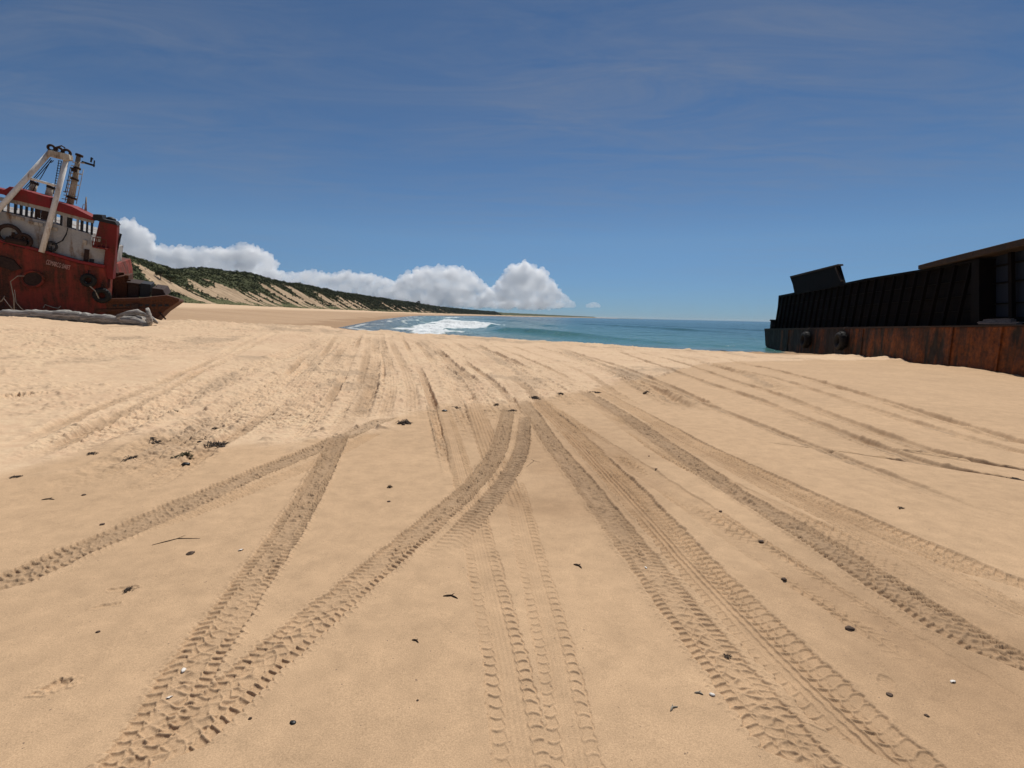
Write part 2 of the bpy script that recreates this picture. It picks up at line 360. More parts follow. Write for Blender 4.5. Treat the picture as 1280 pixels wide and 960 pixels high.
for kind, pts, hw, dep in TR:
    P = [hit_ground(*p) for p in pts]
    long_ = kind not in ('soft', 'rut') and pts[-1][1] < 460
    n = len(P); P = np.array(P); TK = globals().get('TK', 0)+1; tw_ = .35+.85*((TK*0.618) % 1)
    if kind == 'rut' and pts[-1][0] < 670: hw = hw*(.65+.4*((TK*.37) % 1)); dep = dep*tw_
    # smooth path through the points, kept monotone in distance
    tt = np.linspace(0, n-1, 260); k = np.arange(n)
    def spl(v):
        m = np.gradient(v); i = np.clip(tt.astype(int), 0, n-2); f = tt-i
        return (2*f**3-3*f**2+1)*v[i]+(f**3-2*f**2+f)*m[i]+(-2*f**3+3*f**2)*v[i+1]+(f**3-f**2)*m[i+1]
    px_, py_ = spl(P[:, 0]), spl(P[:, 1])
    sl = np.concatenate([[0], np.cumsum(np.hypot(np.diff(px_), np.diff(py_)))])
    rr_ = np.hypot(px_, py_); ta = np.arctan2(px_, py_)
    o = np.argsort(rr_); rr_, ta, sl = rr_[o], ta[o], sl[o]
    r0, r1 = rr_[0], rr_[-1]
    i0, i1 = np.searchsorted(rs, r0), np.searchsorted(rs, r1)
    ri = np.arange(i0, i1)
    if len(ri) < 3: continue
    rv = rs[ri]; tc_ = np.interp(rv, rr_, ta); sv = np.interp(rv, rr_, sl)
    dt = np.gradient(tc_, rv); tr_ = 1/np.sqrt(1+(rv*dt)**2); tn = rv*dt*tr_*1.0
    reach = hw*(1.9 if kind in ('soft', 'rut') else 1.45)
    half = reach/np.maximum(tr_, .12)/rv
    a = np.clip(np.floor((tc_-half+TH0)/dth).astype(int), 0, len(th_d)-1); b = np.clip(np.ceil((tc_+half+TH0)/dth).astype(int), 0, len(th_d)-1)
    cnt = b-a; rep = np.repeat(np.arange(len(ri)), cnt)
    if len(rep) == 0: continue
    start = np.concatenate([[0], np.cumsum(cnt)[:-1]])
    cc = np.arange(cnt.sum())-np.repeat(start, cnt)+np.repeat(a, cnt)
    row = ri[rep]; off = rv[rep]*(th_d[cc]-tc_[rep])
    s = sv[rep]+off*np.sign(1)*(rv*dt*tr_)[rep]*(-1 if sl[0] > sl[-1] else 1); t = off*tr_[rep]
    col = cc+c0
    cur = D[row, col]; sd = len(kind)*1.7+len(pts)*3+pts[0][0]*.013
    wob = vnoise(s*1.1+sd, t*0+sd)*.1+(vnoise(s*.3+sd, t*0)*.5 if kind == 'rut' else 0)
    u = t/hw+wob*(.6 if kind in ('soft', 'rut') else .12); au = np.abs(u)
    endf = sstep(0, {'soft': 2.5, 'rut': 1.6, 'lug': 1.0}.get(kind, .35), rv-r0)*sstep(0, .18 if kind not in ('soft', 'rut') else 4, r1-rv)
    if r0 < 2.4: endf = sstep(0, .18 if kind not in ('soft', 'rut') else 4, r1-rv)
    if px_.max() > 5 and kind != 'soft': endf = sstep(0, .18 if kind != 'rut' else 4, r1-rv)*(1 if pts[0][0] > 1200 or kind != 'rut' else sstep(0, 1.6, rv-r0))
    if kind == 'mud' and pts[0][0] < 0: endf = sstep(0, .18, r1-rv)
    endf = endf[rep]
    if long_: endf = sstep(0, 9, r1-rv)[rep]*(1-.78*dry[row, col])
    lm, cr = lump[row, col], crumb[row, col]
    amp = np.clip(.8+.45*vnoise(s*2.3+sd*3, u*1.5)+.3*vnoise(s*9+sd, u*4), .1, 1.05)
    if kind == 'soft':
        dep = dep*np.clip(.75+1.1*vnoise(s*.22+sd*5, u*.4), .05, 1.6)
        prof = -dep*1.3*np.exp(-(u/.8)**8)+dep*.8*np.exp(-((au-1.18)/.22)**2)*(.7+1.2*lm)
        prof = prof*(.75+.5*vnoise(s*.6+sd, u))+lm*.05*np.exp(-(au/1.2)**4)+cr*.028*np.exp(-(au/1.2)**4)
        m = np.exp(-(au/1.5)**4)*.85
        new = cur*(1-m*.6)+prof*endf
        black[row, col] = np.maximum(black[row, col], np.exp(-(u/.8)**4)*.3*endf*sstep(-.15, .5, vnoise(s*.4+sd*2, u)+.5*lm))  # churned sand and the shade of its crumbs, painted as colour
    elif kind == 'rut':
        brk = np.clip(.65+.9*vnoise(s*.35+sd*4, u*.3), 0, 1.25) if pts[-1][0] < 670 else 1.0
        prof = (-dep*(1-sstep(.7, 1.0, au+(.25 if pts[-1][0] < 670 else .08)*lm))+dep*.55*np.exp(-((au-1.16)/.16)**2)*(1+(1.5 if pts[-1][0] < 670 else .6)*lm))*(.75+.5*vnoise(s*1.5+sd, u))*brk
        prof += (cr*.020+lm*.024)*(1 if pts[-1][0] < 670 else .4)*np.exp(-(au/1.6)**6)
        lines = np.cos(u*11)*.005*(au < .8)
        new = cur*(1-np.exp(-(au/1.3)**6)*.7)+(prof+lines)*endf
        damp_shade[row, col] = np.maximum(damp_shade[row, col], np.exp(-(u/.9)**6)*.5*endf*brk)  # churned damp sand plus rut shade put into the colour
        black[row, col] = np.maximum(black[row, col], np.exp(-(u/.8)**4)*.30*(tw_ if pts[-1][0] < 670 else 1.25)*brk*endf*np.clip(.6+.7*vnoise(s*.7+sd*2, u)+.9*lm, 0, 1))  # rut darkened in colour where the sun casts little shadow
    else:
        dep = dep*(.74+1.15*sstep(2.4, 5.5, rv[rep]))*(1.3 if kind in ('block', 'edge') else 1)
        ph = s/(.088 if kind in ('mud', 'lug') else .062)+vnoise(s*5+sd, u*2)*.16
        if kind in ('mud', 'lug'):
            rg_ = lambda x, w_: np.exp(-((x-np.round(x))/w_)**2)
            phS = s/.047+vnoise(s*4+sd, u)*.22+.16*vnoise(s*20+sd, u*3)
            isS = sstep(.46, .52, au)
            if kind == 'mud':
                sho = rg_(phS+.45*au+.4*(u > 0), .13)
                cen = np.maximum(rg_(phS*.75+.95*u+.35*vnoise(s*9, u*3+sd), .12), rg_(phS*.6-1.25*u+.35*vnoise(s*7+9, u*3), .12))*np.clip(.75+.8*vnoise(s*11, u*4), .1, 1.2)
                gap = np.exp(-((au-.49+.04*np.sin(phS*6.28))/.05)**2)
                hh = -dep*.75+dep*1.05*np.maximum(np.maximum(sho*isS, cen*.8*(1-isS)), gap*.55)*amp+cr*.3*dep
            else:
                sho = pulse(phS*.8+.35*au+.25*(u > 0), .27, .07); cen = pulse(phS*.8+.5*au, .25, .07)
                hh = -dep*.35-dep*.8*(cen*(1-isS)+sho*isS)*amp+cr*.35*dep
            wid = 1.0+.16*sho
        elif kind == 'block':
            zz = .045*np.sin(ph*2*math.pi)
            L = 0
            for q in (-.63, -.36, -.1, .2, .52): L = np.maximum(L, np.exp(-((u-q+zz*(1 if q > 0 else .4))/.035)**2))
            crs = pulse(ph+.22*np.sin(u*5), .075, .05)*((u > -.12)*1.0+.8*(u < -.63))
            hh = -dep*.8+dep*.95*np.maximum(L, crs)*amp+cr*.14*dep
            wid = 1.0+.06*pulse(ph, .3)
        elif kind == 'ribs':
            L = 0
            for q in (-.8, -.45, -.12, .22, .55, .85): L = np.maximum(L, np.exp(-((u-q+.03*np.sin(ph*6.28))/.05)**2))
            crs = pulse(ph+.2*u, .1, .07)*(au > .5)*.8
            hh = -dep*.6+dep*.8*np.maximum(L, crs)*amp+cr*.22*dep
            wid = 1.0+.05*pulse(ph, .3)
        elif kind == 'edge':
            crs = pulse(ph+.15*np.sin(u*7), .1, .07)*sstep(.42, .5, au)*sstep(1.0, .92, au)
            L = np.exp(-((au-.46+.04*np.sin(ph*6.28))/.03)**2)
            hh = -dep*.5+dep*1.3*np.maximum(crs, L*.7)*amp*np.where(u > 0, 1, .75)+dep*.12*np.cos(u*28)*(au < .45)+cr*.1*dep
            wid = 1.0+.05*pulse(ph, .3)
        else:   # fine
            fa = np.clip(.5+.9*vnoise(s*1.7+sd, u*1.2+3), 0, 1)
            L = np.exp(-((u-.8)/.035)**2)+np.exp(-((u+.7)/.04)**2)*.7
            crs = pulse(ph+.3*np.sin(u*9+ph), .1, .08)
            hh = -dep*.55+dep*1.2*np.maximum(L, crs)*fa+cr*.35*dep*fa
            wid = 1.0
        wid = wid+.07*vnoise(s*13+sd, np.sign(u)*3)+.05*vnoise(s*37+sd, np.sign(u)*5)
        hh = hh+dep*.3*vnoise(s*6+sd*2, u*3.)*.5+lm*.15*dep
        m = (1-sstep(wid-.035, wid+.035, au))*endf
        rim = dep*.45*np.exp(-((au-wid-.12)/.10)**2)*endf*(.7+lm*.8)*(kind in ('mud', 'lug', 'block'))
        low = base0[row, col]
        new = cur*(1-m)+(low*.85+hh)*m+rim
        damp_shade[row, col] = np.clip(damp_shade[row, col]+m*.3*np.clip(dep/.02, 0, 1.6), 0, 1)  # disturbed damp sand and tread shade painted together
        if kind in ('mud', 'lug'): black[row, col] = np.maximum(black[row, col], m*.26*sstep(2.2, 5.0, rv[rep]))  # painted tread shade, stronger away from the viewpoint
    D[row, col] = new
# footprints and small hollows
for px, py, L_, W_, ang, dp in [(75, 863, .11, .07, .9, .011), (150, 738, .13, .05, 1.3, .006), (136, 760, .12, .04, 1.25, .006), (1108, 853, .1, .05, .6, .004),
                           (20, 498, .5, .3, .4, .05), (212, 519, .3, .15, 1.2, .03), (50, 420, .7, .3, 1.2, .06)]:
    p = hit_ground(px, py); q = (np.abs(X-p[0]) < .8) & (np.abs(Y-p[1]) < .8)
    ex, ey = X[q]-p[0], Y[q]-p[1]; ca, sa = math.cos(ang), math.sin(ang); a_, b_ = (ex*sa+ey*ca)/(L_/2), (ex*ca-ey*sa)/(W_/2)
    rr = np.sqrt(a_*a_+b_*b_)+.5*vnoise(ex*30+px, ey*30)+.25*vnoise(ex*80, ey*80+py); D[q] += -dp*(1-sstep(.75, 1.05, rr))+dp*.5*np.exp(-((rr-1.25)/.2)**2)+crumb[q]*dp*.5*(rr < 1.1)
Z = Z+D
dsh = shore(Y)-X
wet = np.where(RR > 33, 1-sstep(2, 22, dsh+fbm(X*.06, Y*.06, 3)*9), 0)
damp_shade = np.maximum(damp_shade, wet*1.6)
far_b = RR > 42
wd_ = np.maximum(shore(Y)-foot(Y), 20)[far_b]
damp_shade[far_b] = np.maximum(damp_shade[far_b], (.85+.25*fbm(X[far_b]*.03, Y[far_b]*.06, 3))*(1-sstep(.52, .74, dsh[far_b]/wd_+.06*fbm(X[far_b]*.05, Y[far_b]*.02, 2)))*sstep(0, 9, RR[far_b]-np.interp(TT[far_b], crest[:, 0], crest[:, 1])))
co = np.stack([X.ravel(), Y.ravel(), Z.ravel()], 1)
q = grid_quads(nr, nc)
me = mesh_np('sand_beach', co, q[:, ::-1], True, {'damp_shade': damp_shade, 'black': black, 'dry': dry, 'inland': inland})
def surf_z(x, y):
    th, r = math.atan2(x, y), math.hypot(x, y)
    i = min(max(np.searchsorted(rs, r), 1), nr-1); j = min(max(np.searchsorted(th_s, th), 1), nc-1)
    fi = (r-rs[i-1])/(rs[i]-rs[i-1]); fj = (th-th_s[j-1])/(th_s[j]-th_s[j-1])
    return float((Z[i-1, j-1]*(1-fj)+Z[i-1, j]*fj)*(1-fi)+(Z[i, j-1]*(1-fj)+Z[i, j]*fj)*fi)
def place(px, py):
    p = hit_ground(px, py); return np.array([p[0], p[1], surf_z(p[0], p[1])])

m, nt, p = new_mat('beach_sand')
geo = nt.nodes.new('ShaderNodeNewGeometry').outputs['Position']
n_big = noise(nt, geo, .5, 5, .6); n_mid = noise(nt, geo, 6, 6, .65); n_gr = noise(nt, geo, 180, 3, .7); n_fl = noise(nt, geo, 55, 2, .5)
c = mix(nt, attr(nt, 'dry'), (.515, .346, .205), (.598, .418, .264))
c = mix(nt, math_n(nt, 'MULTIPLY', attr(nt, 'damp_shade'), .8, True), c, (.345, .218, .122))  # damp sand and painted track shade share this tone
c = mix(nt, attr(nt, 'black'), c, (.20, .15, .105))
c = mix(nt, attr(nt, 'inland'), c, (.045, .065, .03))
c = mix(nt, .55, c, ramp(nt, n_mid, [(.3, (.40, .40, .40)), (.7, (.60, .60, .60))]), 'OVERLAY')
c = mix(nt, .55, c, ramp(nt, n_big, [(.3, (.44, .44, .44)), (.7, (.57, .57, .57))]), 'OVERLAY')
c = mix(nt, .75, c, ramp(nt, n_gr, [(.3, (.34, .34, .34)), (.7, (.66, .66, .66))]), 'OVERLAY')
c = mix(nt, ramp(nt, n_fl, [(.72, (0, 0, 0)), (.76, (1, 1, 1))]), c, (.22, .15, .10))
nt.links.new(c, p.inputs['Base Color']); p.inputs['Roughness'].default_value = .92; p.inputs['Specular IOR Level'].default_value = .12
bump(nt, p, math_n(nt, 'ADD', math_n(nt, 'MULTIPLY', n_gr, .5), n_mid), .35, .006)
M['sand'] = m
o = link_mesh('beach_sand', me, m); o['kind'] = 'structure'
print('ground done', time.time()-T00)

# ------------------------------------------------------------------ sea
th = np.concatenate([np.linspace(-math.pi, -R(56), 30)[:-1], np.linspace(-R(56), R(56), 760), np.linspace(R(56), math.pi, 30)[1:]])
rr = [30.0]
while rr[-1] < 30000: rr.append(rr[-1]*1.0055 if rr[-1] < 500 else rr[-1]*1.02)
rr = np.array(rr); RS, TS = np.meshgrid(rr, th, indexing='ij'); XS, YS = RS*np.sin(TS), RS*np.cos(TS)
ds = (XS-shore(YS))*.93
me_n = fbm(XS*.03, YS*.03, 3)
dd = ds+me_n*6
fade = 1-sstep(250, 900, RS)
chop = (fbm(XS*.35, YS*.22, 4, .6)*.16+fbm(XS*.07, YS*.045, 3)*.22)*fade*sstep(0, 12, ds)
wave = np.zeros_like(XS); foam = np.zeros_like(XS)
for k, (d0, a, y0, y1) in enumerate([(26, .7, 64, 240), (52, .5, 140, 900), (80, .45, 120, 230), (115, .22, 150, 500), (40, .45, 330, 1800)]):
    e = dd-d0-fbm(YS*.01+k*9, YS*0+k, 2)*10
    ext = sstep(y0-15, y0+25, YS)*(1-sstep(y1-60, y1+60, YS))
    wave += a*ext*np.exp(-(np.where(e > 0, e/5.5, e/1.8))**2)
    if k == 0:
        lo = np.interp(YS, [64, 78, 143, 200, 250], [3, 6, 17, 24, 30]); hi = np.interp(YS, [64, 78, 143, 200, 250], [7, 13, 36, 38, 32])
        nz = fbm(XS*.16, YS*.06, 4)
        fm = sstep(-1.5, 3, ds-lo+nz*7)*(1-sstep(-2, 1.0, ds-hi+fbm(XS*.25, YS*.09, 3)*6))*sstep(62, 72, YS)*(1-sstep(200, 260, YS))
        foam = np.maximum(foam, fm)
    if k == 4:
        foam = np.maximum(foam, sstep(-10, -3, e+fbm(XS*.15, YS*.07, 4)*7)*(1-sstep(0, 3.5, e))*ext*sstep(-.05, .35, fbm(XS*.02, YS*.009+4, 3)))
    if k == 1:
        foam = np.maximum(foam, sstep(.3, .55, fbm(XS*.05+8, YS*.02, 3))*np.exp(-(e/1.6)**2)*ext*(XS < 5))
for d0, w_ in ((1.5, .9), (6, 1.3), (11, .9), (15.5, 1.2)):
    e = ds-d0-fbm(XS*.05+d0, YS*.03, 4)*3.2
    foam = np.maximum(foam, np.exp(-(e/w_)**2)*.55*sstep(-.35, .25, fbm(XS*.04+d0, YS*.04, 3))*(1-sstep(-14, -7, XS))*(1-sstep(600, 1500, YS)))
foam = np.maximum(foam, sstep(.25, .6, fbm(XS*.22, YS*.1, 4))*.6*sstep(0, 5, ds)*(1-sstep(25, 45, ds))*(1-sstep(-14, -4, XS)))
rough_f = foam*(.12+.5*fbm(XS*.6, YS*.6, 3))
ZS = SEA+chop*.6+wave+rough_f
ZS = np.where(ds < 2, np.maximum(ZS*0+SEA, ZS*.3+SEA*.7), ZS)
shal = 1-sstep(5, 120, ds)
me = mesh_np('sea', np.stack([XS.ravel(), YS.ravel(), ZS.ravel()], 1), grid_quads(len(rr), len(th))[:, ::-1], True, {'foam': foam, 'shallow': shal, 'thin': 1-sstep(0, 22, ds)})
m, nt, p = new_mat('sea_water')
geo = nt.nodes.new('ShaderNodeNewGeometry').outputs['Position']
v1 = mapping(nt, geo, (1.0, .55, 1))
w1 = noise(nt, v1, .9, 5, .62, .4); w2 = noise(nt, v1, .12, 4, .6, .3); w3 = noise(nt, mapping(nt, geo, (.03, .012, 1)), 1, 4, .6)
fo = attr(nt, 'foam'); fn = noise(nt, geo, 1.6, 7, .7, .5)
fm = ramp(nt, math_n(nt, 'ADD', math_n(nt, 'MULTIPLY', fo, .85), math_n(nt, 'MULTIPLY', fn, .75)), [(.6, (0, 0, 0)), (.95, (1, 1, 1))])
deep = mix(nt, w3, (.008, .052, .062), (.014, .075, .080))
cc_ = mix(nt, attr(nt, 'shallow'), deep, (.060, .165, .155))
cc_ = mix(nt, math_n(nt, 'MULTIPLY', attr(nt, 'thin'), .8), cc_, (.17, .15, .125))
cc_ = mix(nt, fm, cc_, ramp(nt, noise(nt, geo, .9, 6, .7), [(.3, (.42, .47, .48)), (.62, (.80, .81, .80))]))
nt.links.new(cc_, p.inputs['Base Color'])
nt.links.new(ramp(nt, fm, [(0, (.14,)*3), (.4, (.8,)*3)]), p.inputs['Roughness']); p.inputs['IOR'].default_value = 1.33
p.inputs['Specular IOR Level'].default_value = .2
bump(nt, p, math_n(nt, 'ADD', math_n(nt, 'MULTIPLY', w1, .35), math_n(nt, 'MULTIPLY', w2, 1.3)), 1.0, 1.1)
o = link_mesh('sea_water', me, m); o['kind'] = 'structure'

# ------------------------------------------------------------------ dunes with scrub
ys = [95.0]
while ys[-1] < 7000: ys.append(ys[-1]+max(.7, ys[-1]*.0042))
ys = np.array(ys); nv = 110
RY = np.array([95, 150, 230, 270, 322, 350, 395, 450, 520, 680, 980, 1300, 1750, 2700, 5200, 8000])
RH = np.array([26, 29, 31.5, 30, 27, 26, 31, 32, 31.5, 31.5, 31, 28, 23, 22, 19, 12])
vv = np.linspace(0, 1, nv)
YY, VV = np.meshgrid(ys, vv, indexing='ij')
xf = foot(YY)+fbm(YY*.02, YY*0, 3)*5; depth = 95
XX = xf-VV*depth+1.5
hh = np.interp(YY, RY, RH)+fbm(YY*.03, YY*0+5, 3)*2.0
v2 = np.clip(VV/.52, 0, 1)
g_foot = 4.35
prof = sstep(0, 1, v2)*.45+.55*v2**1.15
ZZ = g_foot+(hh-g_foot)*prof - np.where(VV > .56, (VV-.56)*22, 0)
st = YY+62*VV
gully = fbm(st*.16+11, VV*2.2+YY*.01, 4, .6)
gul2 = fbm(st*.045+3, VV*1.1, 3)
ZZ += (gully*1.5+gul2*2.2)*np.sin(np.clip(v2, 0, 1)*math.pi)
sandk = gul2*1.0+gully*1.5-.24+.5*fbm(XX*.09, YY*.09, 3)-sstep(.42, .9, v2+fbm(YY*.05, VV*4, 3)*.25)*1.3
sandk += .35*np.exp(-((v2-.35)/.25)**2)-.5*(1-sstep(.03, .13, v2+.05*fbm(YY*.1, VV*3, 2)))
sandk += .45*sstep(.05, .45, fbm(st*.022+70, VV*.6+9, 2))-.30*np.exp(-((v2-.12)/.1)**2)
sandk -= .42*(1-sstep(225, 300, YY+fbm(YY*.05, VV*5, 3)*30))
veg = 1-sstep(-.06, .10, sandk)
veg = np.maximum(veg, sstep(900, 2600, YY)*.85)
ZZ += veg*(.35+np.abs(fbm(XX*.22, YY*.22, 3))*2.2)*sstep(.1, .45, v2)
ZZ[:, 0] -= 2.5; ZZ[:, -1] -= 6
me = mesh_np('dune_hills', np.stack([XX.ravel(), YY.ravel(), ZZ.ravel()], 1), grid_quads(len(ys), nv), True, {'veg': veg, 'low': 1-sstep(.05, .3, v2)})
m, nt, p = new_mat('dune_sand_and_ground_cover')
geo = nt.nodes.new('ShaderNodeNewGeometry').outputs['Position']
n1 = noise(nt, geo, .5, 6, .65); n2 = noise(nt, geo, .09, 4, .6)
sandc = mix(nt, ramp(nt, noise(nt, mapping(nt, geo, (.12, .35, .12)), 1.0, 6, .65), [(.35, (0, 0, 0)), (.65, (1, 1, 1))]), (.27, .19, .115), (.47, .34, .22))
vg = mix(nt, n1, (.035, .045, .019), (.095, .098, .042)); vg = mix(nt, math_n(nt, 'MULTIPLY', attr(nt, 'low'), .7), vg, (.14, .135, .06))
vm = ramp(nt, math_n(nt, 'ADD', math_n(nt, 'MULTIPLY', attr(nt, 'veg'), .8), math_n(nt, 'MULTIPLY', noise(nt, geo, 1.1, 5, .7), .5)), [(.5, (0, 0, 0)), (.72, (1, 1, 1))])
nt.links.new(mix(nt, vm, sandc, vg), p.inputs['Base Color']); p.inputs['Roughness'].default_value = .95; p.inputs['Specular IOR Level'].default_value = .1
bump(nt, p, n1, .6, .5)
o = link_mesh('dune_hills', me, m); o['kind'] = 'structure'
# scrub: very many small leafy tufts
rg = np.random.RandomState(11)
N = 70000
yy = np.exp(rg.uniform(math.log(110), math.log(3000), N*3)); v = rg.uniform(.0, .72, N*3)
fi = np.clip(np.searchsorted(ys, yy), 1, len(ys)-1); vj = np.clip((v*(nv-1)).astype(int), 0, nv-2)
keep = rg.rand(N*3) < np.clip(veg[fi, vj]+.05*(fbm(yy*.13, v*22, 3) > .22), 0, 1)**1.5*np.where(v/.52 < .2, .35, 1); fi, vj, yy = fi[keep][:N], vj[keep][:N], yy[keep][:N]
fr = rg.rand(len(fi))
base = np.stack([XX[fi, vj], YY[fi, vj], ZZ[fi, vj]], 1); base[:, 1] += (fr-.5)*1.2; base[:, 0] += (rg.rand(len(fi))-.5)*1.2
lowv = (vj/(nv-1)/.52) < .2
size = (.35+rg.rand(len(fi))**2*.8)*np.where(lowv, .45, 1)*np.clip(yy/420, .8, 4)
K = 12
dirs = rg.normal(size=(len(fi), K, 3)); dirs[..., 2] = np.abs(dirs[..., 2])*.9; dirs /= np.linalg.norm(dirs, axis=2, keepdims=True)
cen = base[:, None]+dirs*size[:, None, None]*rg.uniform(.35, 1, (len(fi), K, 1))
t1 = rg.normal(size=cen.shape); t1 /= np.linalg.norm(t1, axis=2, keepdims=True); t2 = np.cross(t1, rg.normal(size=cen.shape)); t2 /= np.linalg.norm(t2, axis=2, keepdims=True)
lf = size[:, None, None]*.42
tri = np.stack([cen-t1*lf-t2*lf*.5, cen+t1*lf-t2*lf*.4, cen+t2*lf*.9], 2).reshape(-1, 3)
tone = np.repeat(np.clip(.5+.5*fbm(base[:, 0]*.12, base[:, 1]*.12, 3)+rg.normal(size=len(fi))*.2, 0, 1), K*3)
me = mesh_np('dune_scrub', tri, np.arange(len(tri)).reshape(-1, 3), False, {'tone': tone})
m, nt, p = new_mat('scrub_leaves')
nt.links.new(ramp(nt, attr(nt, 'tone'), [(0, (.024, .038, .015)), (.55, (.058, .072, .030)), (1, (.135, .130, .055))]), p.inputs['Base Color']); p.inputs['Roughness'].default_value = .85
p.inputs['Specular IOR Level'].default_value = .15
M['leaf'] = m
o = link_mesh('dune_scrub', me, m); tag(o, 'dark green coastal scrub covering the upper slopes of the dunes', 'scrub', kind='stuff')
print('dunes done', time.time()-T00)
M['bark'] = plain('grey_brown_bark', (.10, .075, .055), .9)
def tree(px, py, Yd, hgt, wid, label):
    b = at_y(px, py, Yd)
    i = int(np.clip(np.searchsorted(ys, Yd), 1, len(ys)-1)); j = int(np.argmin(np.abs(XX[i]-b[0]))); b = np.array([b[0], Yd, ZZ[i, j]-.3])
    root = empty('dune_tree', tuple(b)); tag(root, label, 'tree', 'small trees standing above the dune scrub')
    t = MB(); t.tube([b, b+np.array((.1, .1, hgt*.4)), b+np.array((.3, 0, hgt*.75))], [hgt*.045, hgt*.035, hgt*.015], 8)
    for k in range(4):
        a = k*1.6; t.tube([b+np.array((.1, .1, hgt*.35)), b+np.array((math.cos(a)*wid*.3, math.sin(a)*wid*.3, hgt*.7))], [hgt*.022, hgt*.008], 6)
    t.build('trunk', M['bark'], root)
    n = 900; d = rg.normal(size=(n, 3)); d /= np.linalg.norm(d, axis=1, keepdims=True)
    lobes = rg.normal(size=(8, 3))*np.array((wid*.26, wid*.26, hgt*.12))+np.array((0, 0, hgt*.7))
    c_ = b+lobes[rg.randint(0, 8, n)]+d*np.array((wid*.22, wid*.22, hgt*.17))*rg.uniform(.5, 1, (n, 1))
    t1 = rg.normal(size=(n, 3)); t1 /= np.linalg.norm(t1, axis=1, keepdims=True); t2 = np.cross(t1, d); s_ = hgt*.055
    tv = np.stack([c_-t1*s_, c_+t1*s_, c_+t2*s_*1.6], 1).reshape(-1, 3)
    me = mesh_np('crown', tv, np.arange(len(tv)).reshape(-1, 3), False, {'tone': np.repeat(rg.rand(n)*.6, 3)})
    link_mesh('crown', me, M['leaf'], root)
tree(199, 322, 268, 5, 5.5, 'bushy dark tree on the dune crest, left of a close pair')
tree(211, 322, 278, 4.6, 6, 'bushy dark tree on the dune crest, right of a close pair')
tree(497, 378, 1040, 13, 15, 'thin feathery tree on the far dune end')
tree(523, 381, 1330, 12, 16, 'dense low tree on the far dune end, right of the feathery one')
tree(578, 389, 1950, 12, 10, 'tiny narrow tree alone on the distant low headland')

# ------------------------------------------------------------------ tugboat wreck (left)
SA = at_y(140, 375, 33); SN = np.array([.42, -.9075, 0]); SN /= np.linalg.norm(SN); SD = np.array([-SN[1], SN[0], 0]); SD = SD if SD[0] > 0 else -SD
EV = -SN+np.array((0, 0, .17)); EV /= np.linalg.norm(EV)
def Zm(x, y): return (x/3.692, 160+y/3.692)     # from the enlarged crop to photo pixels
def S(px, py, off=0.0): return on_plane(px, py, SA+EV*off, SN)
def SZ(x, y, off=0.0): return S(*Zm(x, y), off)
def poly(pts, off): return [SZ(x, y, off) for x, y in pts]
base = SZ(250, 870, 3.5); base[2] = surf_z(base[0], base[1])
ship = empty('tugboat', tuple(base)); tag(ship, 'rusty red and white wrecked tugboat stranded tilted behind the driftwood log', 'tugboat')
mb = MB(); mb.prism(poly([(-420, 430), (0, 525), (185, 572), (370, 625), (482, 645), (494, 700), (500, 780), (480, 905), (-420, 905)], 0), EV*7)
hull = mb.build('hull', M['hull_red'], ship, .05)
mb = MB(); mb.prism(poly([(-420, 418), (0, 513), (185, 560), (370, 613), (482, 633), (482, 645), (370, 625), (185, 572), (0, 525), (-420, 430)], -.10), EV*.25); mb.build('gunwale', M['roof_red'], hull)
mb = MB(); mb.prism(poly([(-420, 500), (0, 590), (60, 608), (96, 650), (60, 660), (0, 640), (-420, 550)], -.14), EV*.3); mb.build('rubbing_strake', M['dark_brown'], hull)
# oval hawse recess ring and the sea-worn mark below it
mb = MB()
for r_ in (1,):
    cpt = SZ(150, 697, -.05); q = [SZ(150+46*math.cos(a), 697+32*math.sin(a), -.07) for a in np.linspace(0, 2*math.pi, 25)[:-1]]
    mb.prism(q, EV*.16)
mb.build('anchor_pocket', M['dark_brown'], hull)
mb = MB(); q = [SZ(150+50*math.cos(a), 697+36*math.sin(a), -.1) for a in np.linspace(0, 2*math.pi, 25)]; mb.tube(q, .07, 8); mb.build('pocket_rim', M['hull_red'], hull)
# stern/bow working deck, lower and level
mb = MB(); mb.prism(poly([(400, 800), (500, 786), (770, 778), (822, 788), (826, 800), (760, 845), (705, 900), (400, 905)], .02), -SN*2.2)
dk = mb.build('after_hull', M['hull_rust'], ship, .04)
mb = MB(); mb.prism(poly([(470, 790), (640, 786), (770, 772), (826, 788), (826, 801), (770, 788), (640, 798), (470, 803)], -.10), EV*.25); mb.build('bulwark_rail', M['hull_rust'], dk)
mb = MB(); mb.prism(poly([(450, 838), (690, 832), (690, 842), (450, 850)], -.12), EV*.2); mb.build('fender_rail', M['hull_rust'], dk)
for k in range(9):
    x = 520+k*30; mb = MB(); mb.prism(poly([(x, 815), (x+18, 814), (x+18, 823), (x, 824)], -.035), EV*.06); mb.build('freeing_port', M['dark'], dk)
mb = MB(); mb.prism(poly([(605, 812), (640, 810), (636, 855), (610, 860)], -.1), EV*.25); mb.build('towing_bitt', M['dark_brown'], dk)
mb = MB()
for k in range(20):
    x = 505+rnd.random()*90; y0 = 640+rnd.random()*60+(x-505)*.5; mb.bar(SZ(x, y0, 1+rnd.random()*3), SZ(x+rnd.uniform(-25, 25), 785, 1+rnd.random()*3), .1+rnd.random()*.25, .05)
mb.build('wrecked_machinery', M['hull_rust'], dk)
mb = MB(); mb.prism(poly([(515, 690), (590, 680), (588, 784), (512, 786)], 1.4), EV*1.6); mb.build('winch_housing', M['hull_rust'], dk, .04)
mb = MB(); mb.prism(poly([(590, 715), (640, 722), (640, 783), (590, 785)], 1.0), EV*1.5)
mb.prism(poly([(582, 710), (645, 718), (645, 724), (582, 717)], .9), EV*1.7); mb.build('deck_locker', M['dark_brown'], dk, .03)
